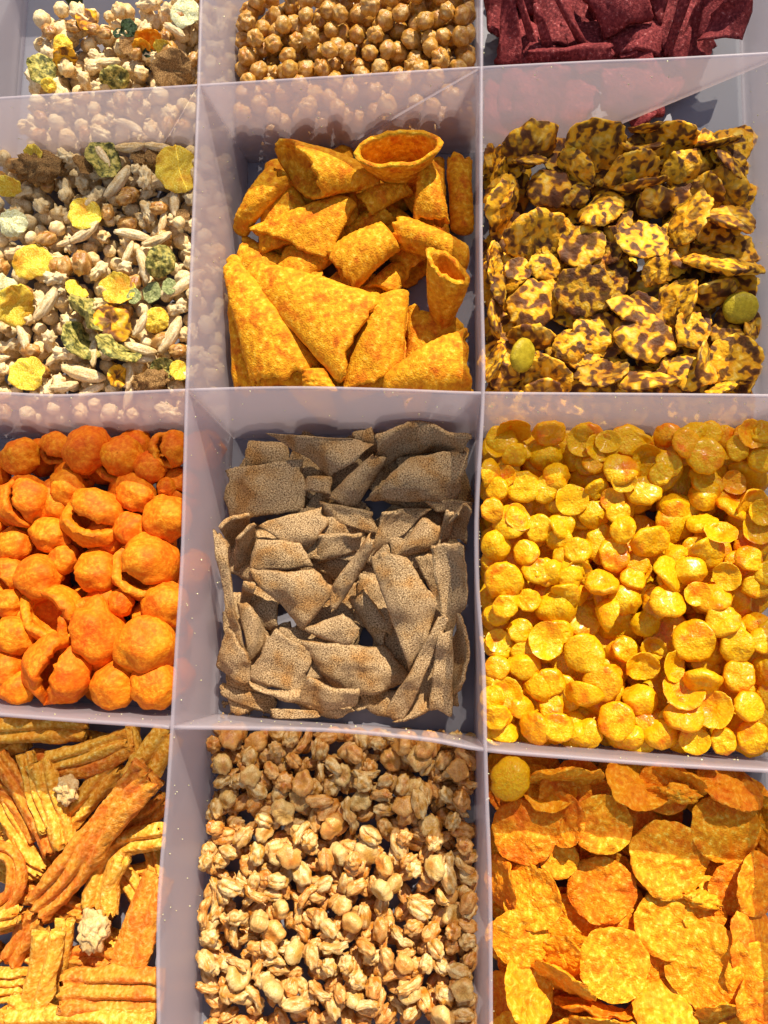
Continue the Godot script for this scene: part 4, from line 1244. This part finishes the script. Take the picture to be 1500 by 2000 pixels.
func fill_wheat() -> void:
	var hp := heap(1, 3, 0.0009)
	var v := []
	var bloom := func(r, p, sd):
		var a := clampf(r * 1.5 - 0.35 + 0.5 * n3(Vector3(p.x, p.y, p.z) * 0.35 + Vector3(sd, 0, 0)), 0.0, 1.0)
		return Color(0.60, 0.34, 0.07).lerp(Color(0.82, 0.58, 0.23), a)
	var kern := func(c, _k, _g, sd):
		var a := 0.55 + 0.85 * n3(c * 0.9 + Vector3(sd, 0, 0))
		return Color(0.58, 0.28, 0.035).lerp(Color(0.86, 0.64, 0.30), clampf(a, 0.0, 1.0))
	for k in 4:
		v.append(disc({"rx": 3.3 + 0.3 * (k % 3), "rz": 2.5 + 0.3 * (k % 4), "top": 1.1, "bot": 1.3, "rim": 0.8, "ragged": 0.13, "lobes": 0.03, "n_lobes": 2 + k % 4, "dent": 0.5, "ring": 0.35, "wave": 0.35, "bump": 0.12, "freq": 0.55, "seed": k + 91, "nth": 36, "nr": 9, "paint": bloom}))
	for k in 9:
		v.append(blob({"rx": 2.9 + 0.1 * k, "ry": 1.7, "rz": 2.3 - 0.05 * k, "amp": 0.15, "freq": 1.3, "crease": 0.22, "seed": k + 21, "paint": kern}))
	for k in 5:
		v.append(blob({"rx": 3.6, "ry": 1.35, "rz": 1.4, "amp": 0.22, "freq": 1.6, "bend": 1.3, "waist": 0.3, "fine": 0.03, "seed": k + 61, "paint": kern}))
	for k in 5:
		v.append(blob({"rx": 2.7, "ry": 1.7, "rz": 2.3, "amp": 0.24, "freq": 1.4, "seed": k + 81, "paint": kern}))
	var names := ["popped grain opened like a flower", "oval creased puffed grain", "thin bent puffed grain", "knobbly puffed grain"]
	under("deeper_grains", "golden puffed grains lying deeper in the heap of puffed grains", "puffed grains", [v[9]], M.grain2, scatter(hp, [v[9]], 420, [hp.x0, hp.x1, hp.z0, hp.z1], 6, 70.0, 0.75, 0.95, 0.0006, 0.006))
	for q in scatter(hp, v, 300, [hp.x0, hp.x1, hp.z0, hp.z0 + 0.066], 7, 60.0, 0.76, 1.02, 0.0009):
		var k: int = 0 if q[0] < 4 else (1 if q[0] < 13 else (2 if q[0] < 18 else 3))
		var dark := rng.randf() < 0.35
		put(v[q[0]], M.grain2 if dark else M.grain, q[1], "puffed_grain", ("deep golden " if dark else "pale ") + names[k] + lies(1, 3, q[1].origin), "puffed grain", "puffed grains in one compartment")


func fill_mix() -> void:
	var cream := func(c, _k, _g, sd):
		return Color(0.93, 0.79, 0.50).lerp(Color(0.70, 0.43, 0.13), clampf(0.35 + 0.9 * n3(c * 0.9 + Vector3(sd, 0, 0)), 0.0, 1.0) * (0.7 if fposmod(sd, 3.0) < 1.0 else 0.2))
	var rice := func(c, _k, _g, sd):
		return Color(0.88, 0.75, 0.50).lerp(Color(0.70, 0.52, 0.27), clampf(0.3 + 0.8 * n3(c * 1.5 + Vector3(sd, 0, 0)), 0.0, 1.0))
	var pearl := []
	for k in 8:
		pearl.append(blob({"rx": 1.9 + 0.12 * (k % 3), "ry": 1.8, "rz": 1.85, "amp": 0.10 if k < 5 else 0.3, "freq": 1.2, "seed": k + 3, "nu": 22, "nv": 14, "paint": cream}))
	for k in 5:
		pearl.append(blob({"rx": 2.9, "ry": 1.9, "rz": 1.9, "amp": 0.3, "freq": 1.5, "waist": 0.38, "seed": k + 13, "nu": 26, "nv": 18, "paint": cream}))
	var stick := []
	for k in 5:
		stick.append(blob({"rx": 5.6 + 0.4 * k, "ry": 1.5, "rz": 1.75, "amp": 0.10, "freq": 1.5, "fine": 0.025, "bend": 0.4 * k - 0.5, "seed": k + 23, "nu": 34, "nv": 22, "paint": rice}))
	var kernel := []
	for k in 4:
		kernel.append(blob({"rx": 2.6, "ry": 1.7, "rz": 1.9, "amp": 0.16, "freq": 1.4, "crease": 0.18, "seed": k + 33, "nu": 24, "nv": 16, "paint": func(c, _k, _g, sd): return Color(0.42, 0.20, 0.04).lerp(Color(0.66, 0.42, 0.15), clampf(0.5 + n3(c + Vector3(sd, 0, 0)), 0.0, 1.0))}))
	var flake := []
	for k in 6:
		flake.append(disc({"rx": 6.0, "rz": 5.0 + 0.3 * (k % 3), "top": 0.3, "bot": 0.2, "rim": 0.45, "ragged": 0.065, "cup": [1.2, -1.0, 0.5][k % 3], "saddle": [0.8, 0.2][k % 2], "wave": 1.0, "bump": 0.3, "freq": 0.5, "seed": k + 111, "nth": 52, "nr": 9}))
	var chunk := blob({"rx": 5.0, "ry": 2.6, "rz": 3.1, "amp": 0.28, "freq": 1.5, "fine": 0.05, "seed": 77, "nu": 40, "nv": 26})
	var bead := pearl
	for row in 2:
		var hp := heap(0, row, 0.0009)
		var box := [0.010 if row == 0 else hp.x0, hp.x1, hp.z1 - 0.042 if row == 0 else hp.z0, hp.z1]
		var g := "mixed snack of the compartment by the brown seeds" if row == 0 else "mixed snack of the compartment by the corn horns"
		var place := " near the brown seeds" if row == 0 else " near the corn horns"
		var n := 400 if row == 0 else 660
		var lower := scatter(hp, [pearl[0]], int(n * (0.45 if row == 0 else 0.65)), box, 6, 180.0, 0.9, 1.25, 0.0003, 0.009)
		under("deeper_pearls", "small cream puffed pearls lying deeper" + place, "puffed pearls", [pearl[0]], M.pearl, lower)
		for q in scatter(hp, pearl, int(n * (0.42 if row == 0 else 0.27)), box, 7, 180.0, 0.85, 1.35 if row == 0 else 1.25, 0.0003, 0.013):
			put(pearl[q[0]], M.pearl, q[1], "puffed_pearl", ("round" if q[0] < 5 else ("dented" if q[0] < 8 else "double")) + " cream puffed pearl" + place + lies(0, row, q[1].origin), "puffed pearl", g)
		for q in scatter(hp, kernel, 22, box, 5, 90.0, 0.8, 1.2, 0.0003):
			put(kernel[q[0]], M.seed, q[1], "roasted_kernel", "small tan roasted kernel" + place + lies(0, row, q[1].origin), "kernel", g)
		for q in scatter(hp, stick, 3 if row == 0 else 14, box, 6, 30.0, 0.6, 1.0, 0.0003):
			put(stick[q[0]], M.pearl, q[1], "rice_puff", "white elongated rice puff" + place + lies(0, row, q[1].origin), "rice puff", g)
		var o := Vector2.ZERO
		var s := 3.0
		var rows := []
		if row == 0:
			rows = [[240, 410, 80, 125, 0, "herb", "green and yellow blistered flake"], [1085, 80, 115, 120, 0, "pale", "large pale yellow crinkled flake"], [370, 260, 60, 80, 20, "corn", "small yellow flake"], [510, 120, 75, 95, 0, "flake", "brown mottled flake"], [430, 5, 65, 30, 0, "leaf", "dark green herb leaf at the back"], [750, 165, 45, 70, 20, "leaf", "dark green curled herb leaf"], [870, 312, 40, 32, 0, "leaf", "tiny dark green herb bit"], [690, 195, 35, 40, 0, "leaf", "dark green herb crumb by the orange strip"], [870, 215, 95, 24, 0, "wafer", "thin orange strip of chip"], [830, 275, 70, 26, 0, "wafer", "second thin orange strip of chip below the first"], [960, 280, 75, 40, 20, "corn", "small tilted yellow flake under the pale flake"], [1010, 410, 150, 100, -10, "nut", "broad tan blistered flake at the divider"], [670, 465, 110, 50, -15, "herb", "flat olive green flake at the front divider"], [380, 340, 90, 35, -25, "flake2", "yellow flake edge beside the green flake"], [280, 500, 60, 40, 0, "corn", "yellow corner of flake at the front divider"], [740, 280, 40, 60, 0, "nut", "small brown papery husk"], [90, 330, 0, 0, 0, "", ""], [240, 255, 28, 28, 0, "nut", "small dark brown bead"]]
		else:
			s = 3.75
			o = Vector2(0, 380)
			rows = [[220, 490, 195, 165, 0, "corn", "large round yellow flake on top"], [200, 1310, 165, 155, 0, "corn", "bright yellow flake by the front divider"], [620, 150, 120, 155, 15, "corn", "yellow flake behind a long rice puff"], [110, 810, 60, 190, 30, "corn", "yellow flake standing on edge at the left"], [560, 700, 50, 110, -35, "corn", "narrow yellow flake edge above the olive flakes"], [870, 700, 170, 160, 20, "corn", "big yellow flake in the middle under the green bits"], [820, 930, 150, 190, -30, "flake", "toasted brown and orange flake below the big yellow flake"], [630, 880, 50, 215, -35, "herb", "narrow olive flake standing on edge"], [590, 1080, 75, 200, -28, "herb", "long olive brown flake leaning in the front"], [860, 1140, 50, 210, -52, "herb", "thin olive flake edge lying aslant at the front"], [1180, 490, 90, 150, 30, "herb", "dark green crumpled flake near the divider"], [985, 750, 55, 65, 0, "pea", "left green pea chip of the cluster on the yellow flake"], [1120, 720, 80, 85, 20, "pea", "middle green pea chip of the cluster on the yellow flake"], [1245, 680, 60, 70, -20, "pea", "right green pea chip of the cluster on the yellow flake"], [1150, 920, 70, 120, 30, "corn", "small yellow flake between two rice puffs"], [80, 200, 130, 110, 20, "rice", "broad white puffed flake at the left"],
				[480, 350, 90, 45, -20, "stick", "short rice puff below the long one"], [620, 280, 150, 45, -35, "stick", "long rice puff lying over the yellow flake"], [340, 800, 70, 175, 35, "stick", "thick rice puff in the middle left"], [1030, 950, 75, 115, 30, "stick", "pinkish white rice puff right of the toasted flake"], [1250, 1030, 75, 175, 30, "stick", "large rice puff near the right divider"], [1150, 330, 135, 48, -22, "stick", "rice puff lying near the top right"], [940, 420, 60, 105, 20, "stick", "short rice puff above the big yellow flake"], [1050, 520, 45, 150, -15, "stick", "slim rice puff beside the green crumpled flake"], [170, 1050, 48, 125, -25, "stick", "slim rice puff at the left"], [610, 1310, 200, 62, 15, "stick", "long yellowish rice puff along the front"], [950, 1330, 40, 115, 5, "stick", "upright rice puff at the front divider"], [1030, 1130, 145, 80, 15, "stick", "broad rice puff lying at the front right"], [1190, 200, 65, 105, 10, "stick", "short rice puff by the right divider"], [470, 1400, 120, 40, -10, "stick", "rice puff lying low at the front divider"], [40, 720, 60, 150, 10, "rice", "white puffed flake behind the standing yellow flake"],
				[600, 500, 95, 100, 0, "kernel", "glossy tan roasted nut in the middle"], [470, 530, 60, 85, 0, "kernel", "darker roasted nut beside the tan nut"], [790, 130, 60, 65, 0, "kernel", "roasted nut above the tan nut"], [1160, 100, 70, 60, 0, "kernel", "orange roasted nut near the divider"], [1330, 150, 70, 60, 0, "nut", "dark brown husk beside the divider"], [400, 615, 85, 80, 0, "pearl", "big bean-shaped white pearl"], [1310, 205, 52, 52, 0, "pearl", "round white pearl beside the divider"], [470, 1165, 85, 65, 0, "pearl", "flat white pearl in the front"], [1100, 1370, 135, 80, -10, "chunk", "brown crusty chunk at the front divider"], [1200, 1265, 110, 75, 0, "herb", "olive brown flake above the crusty chunk"], [1310, 1290, 60, 90, 0, "corn", "yellow flake beside the crusty chunk"], [1300, 1145, 70, 45, -10, "kernel", "shiny brown seed by the right divider"], [860, 1330, 60, 100, 15, "flake2", "curled brown flake at the front"]]
		for pass_ in (1 if row == 0 else 2):
			if pass_ == 1:
				s = 3.0
				o = Vector2.ZERO
				rows = [[230, 980, 150, 85, -5, "chunk", "large brown crusty chunk at the back"], [390, 920, 65, 50, 20, "pearl", "white oval puff beside the large brown chunk"], [600, 920, 105, 150, -25, "herb", "dark green and yellow blistered flake at the back"], [1040, 1000, 115, 170, 10, "corn", "tall yellow flake against the right divider"], [200, 860, 80, 55, 10, "corn", "yellow flake tip behind the brown chunk"], [50, 1090, 95, 32, -5, "corn", "thin yellow flake edge below the brown chunk"], [690, 1070, 60, 140, 42, "stick", "white rice puff below the green flake"], [815, 920, 50, 62, 0, "nut", "dark brown cube-like husk at the back"], [895, 910, 42, 62, 0, "nut", "brown husk beside the cube-like one"], [850, 1045, 55, 70, 0, "pearl", "white pearl below the dark husk"], [760, 850, 110, 40, 0, "stick", "pale rice puff along the back divider"], [920, 835, 90, 40, 5, "stick", "second pale rice puff along the back divider"], [480, 970, 40, 90, -25, "nut", "thin dark husk beside the white oval puff"]]
			for r in rows:
				if r[5] == "":
					continue
				var u := to_photo(o, s, r[0], r[1])
				var big: float = maxf(r[2], r[3]) / s / 7.75
				var mesh: ArrayMesh
				var m: Material
				var k := 1.0
				var thing := "snack_flake"
				var cat := "flake"
				var b := ellipse_basis(r[2], r[3], r[4], 1.0, 0.0)
				var lie := Basis(Vector3.UP, deg_to_rad(-r[4]) + (PI / 2 if r[3] > r[2] else 0.0))
				match r[5]:
					"stick":
						mesh = stick[int(r[0]) % 5]
						m = M.pearl
						k = big / 6.2
						b = lie
						thing = "rice_puff"
						cat = "rice puff"
					"pearl":
						mesh = pearl[int(r[0]) % 5 if r[2] == r[3] else 9]
						m = M.pearl
						k = big / (2.0 if r[2] == r[3] else 2.8)
						b = lie
						thing = "puffed_pearl"
						cat = "puffed pearl"
					"kernel":
						mesh = kernel[int(r[0]) % 4]
						m = M.seed
						k = big / 2.5
						b = lie
						thing = "roasted_kernel"
						cat = "kernel"
					"chunk":
						mesh = chunk
						m = M.nut
						k = big / 5.0
						b = lie
						thing = "crusty_chunk"
						cat = "chunk"
					"rice":
						mesh = flake[1]
						m = M.pale
						k = big / 6.0
					"pea":
						mesh = flake[3]
						m = M.pea
						k = big / 6.0
					_:
						mesh = flake[int(r[0]) % 6]
						m = M[r[5]]
						k = big / 6.8
				put(mesh, m, settle(hp, touch(mesh, 260), b * Basis.from_scale(Vector3.ONE * k), at(u.x, u.y, 0.014), 0.0008, 4, 10.0, rng.randf_range(0.013, 0.016)), thing, r[6] + place, cat, g)


# crumbs fallen on the bare floor of the box, around the brown chips and along the dividers
func fill_crumbs() -> void:
	var bit := blob({"rx": 0.5, "ry": 0.3, "rz": 0.4, "amp": 0.3, "freq": 1.4, "seed": 5, "nu": 8, "nv": 6})
	var rows := []
	for k in 90:
		var u := Vector2(rng.randf_range(430, 925), rng.randf_range(862, 1425))
		if k < 45:
			u = Vector2(430 + absf(rng.randfn(0.0, 60.0)), 1396 + rng.randf_range(-30, 4) + 0.06 * absf(rng.randfn(0.0, 60.0)))
		rows.append([0, Transform3D(Basis(Vector3.UP, rng.randf() * TAU) * Basis.from_scale(Vector3.ONE * rng.randf_range(0.4, 1.2)), at(u.x, u.y, 0.0004))])
	under("chip_crumbs", "tiny pale crumbs on the bare box floor round the brown chips", "crumbs", [bit], M.bran, rows)


# specks of dust and seasoning clinging to the walls of the box
func fill_dust() -> void:
	var bit := blob({"rx": 0.16, "ry": 0.12, "rz": 0.13, "amp": 0.3, "freq": 1.4, "seed": 6, "nu": 6, "nv": 4})
	var rows := []
	for k in 420:
		var h := 1.0 - pow(rng.randf(), 1.3)
		var p: Vector3
		if rng.randf() < 0.5:
			var c := rng.randi_range(1, 3)
			var z := rng.randf_range(0.05, 0.29)
			p = along(VF[c], 2, z).lerp(along(VT[c], 2, z), h)
			p.y = RIM * h
			p.x += 0.00072 if c < 3 else -0.0008
		else:
			var r := rng.randi_range(1, 3)
			var x := rng.randf_range(0.003, 0.205)
			p = along(HF[r], 0, x).lerp(along(HT[r], 0, x), h)
			p.y = RIM * h
			p.z += 0.00072 if r < 3 else -0.00072
		rows.append([0, Transform3D(Basis(Vector3.UP, rng.randf() * TAU) * Basis.from_scale(Vector3(rng.randf_range(0.5, 1.6), rng.randf_range(0.5, 1.4), rng.randf_range(0.5, 1.6))), p)])
	under("dust_specks", "tiny pale seasoning specks clinging to the frosted dividers", "specks", [bit], M.pale, rows)
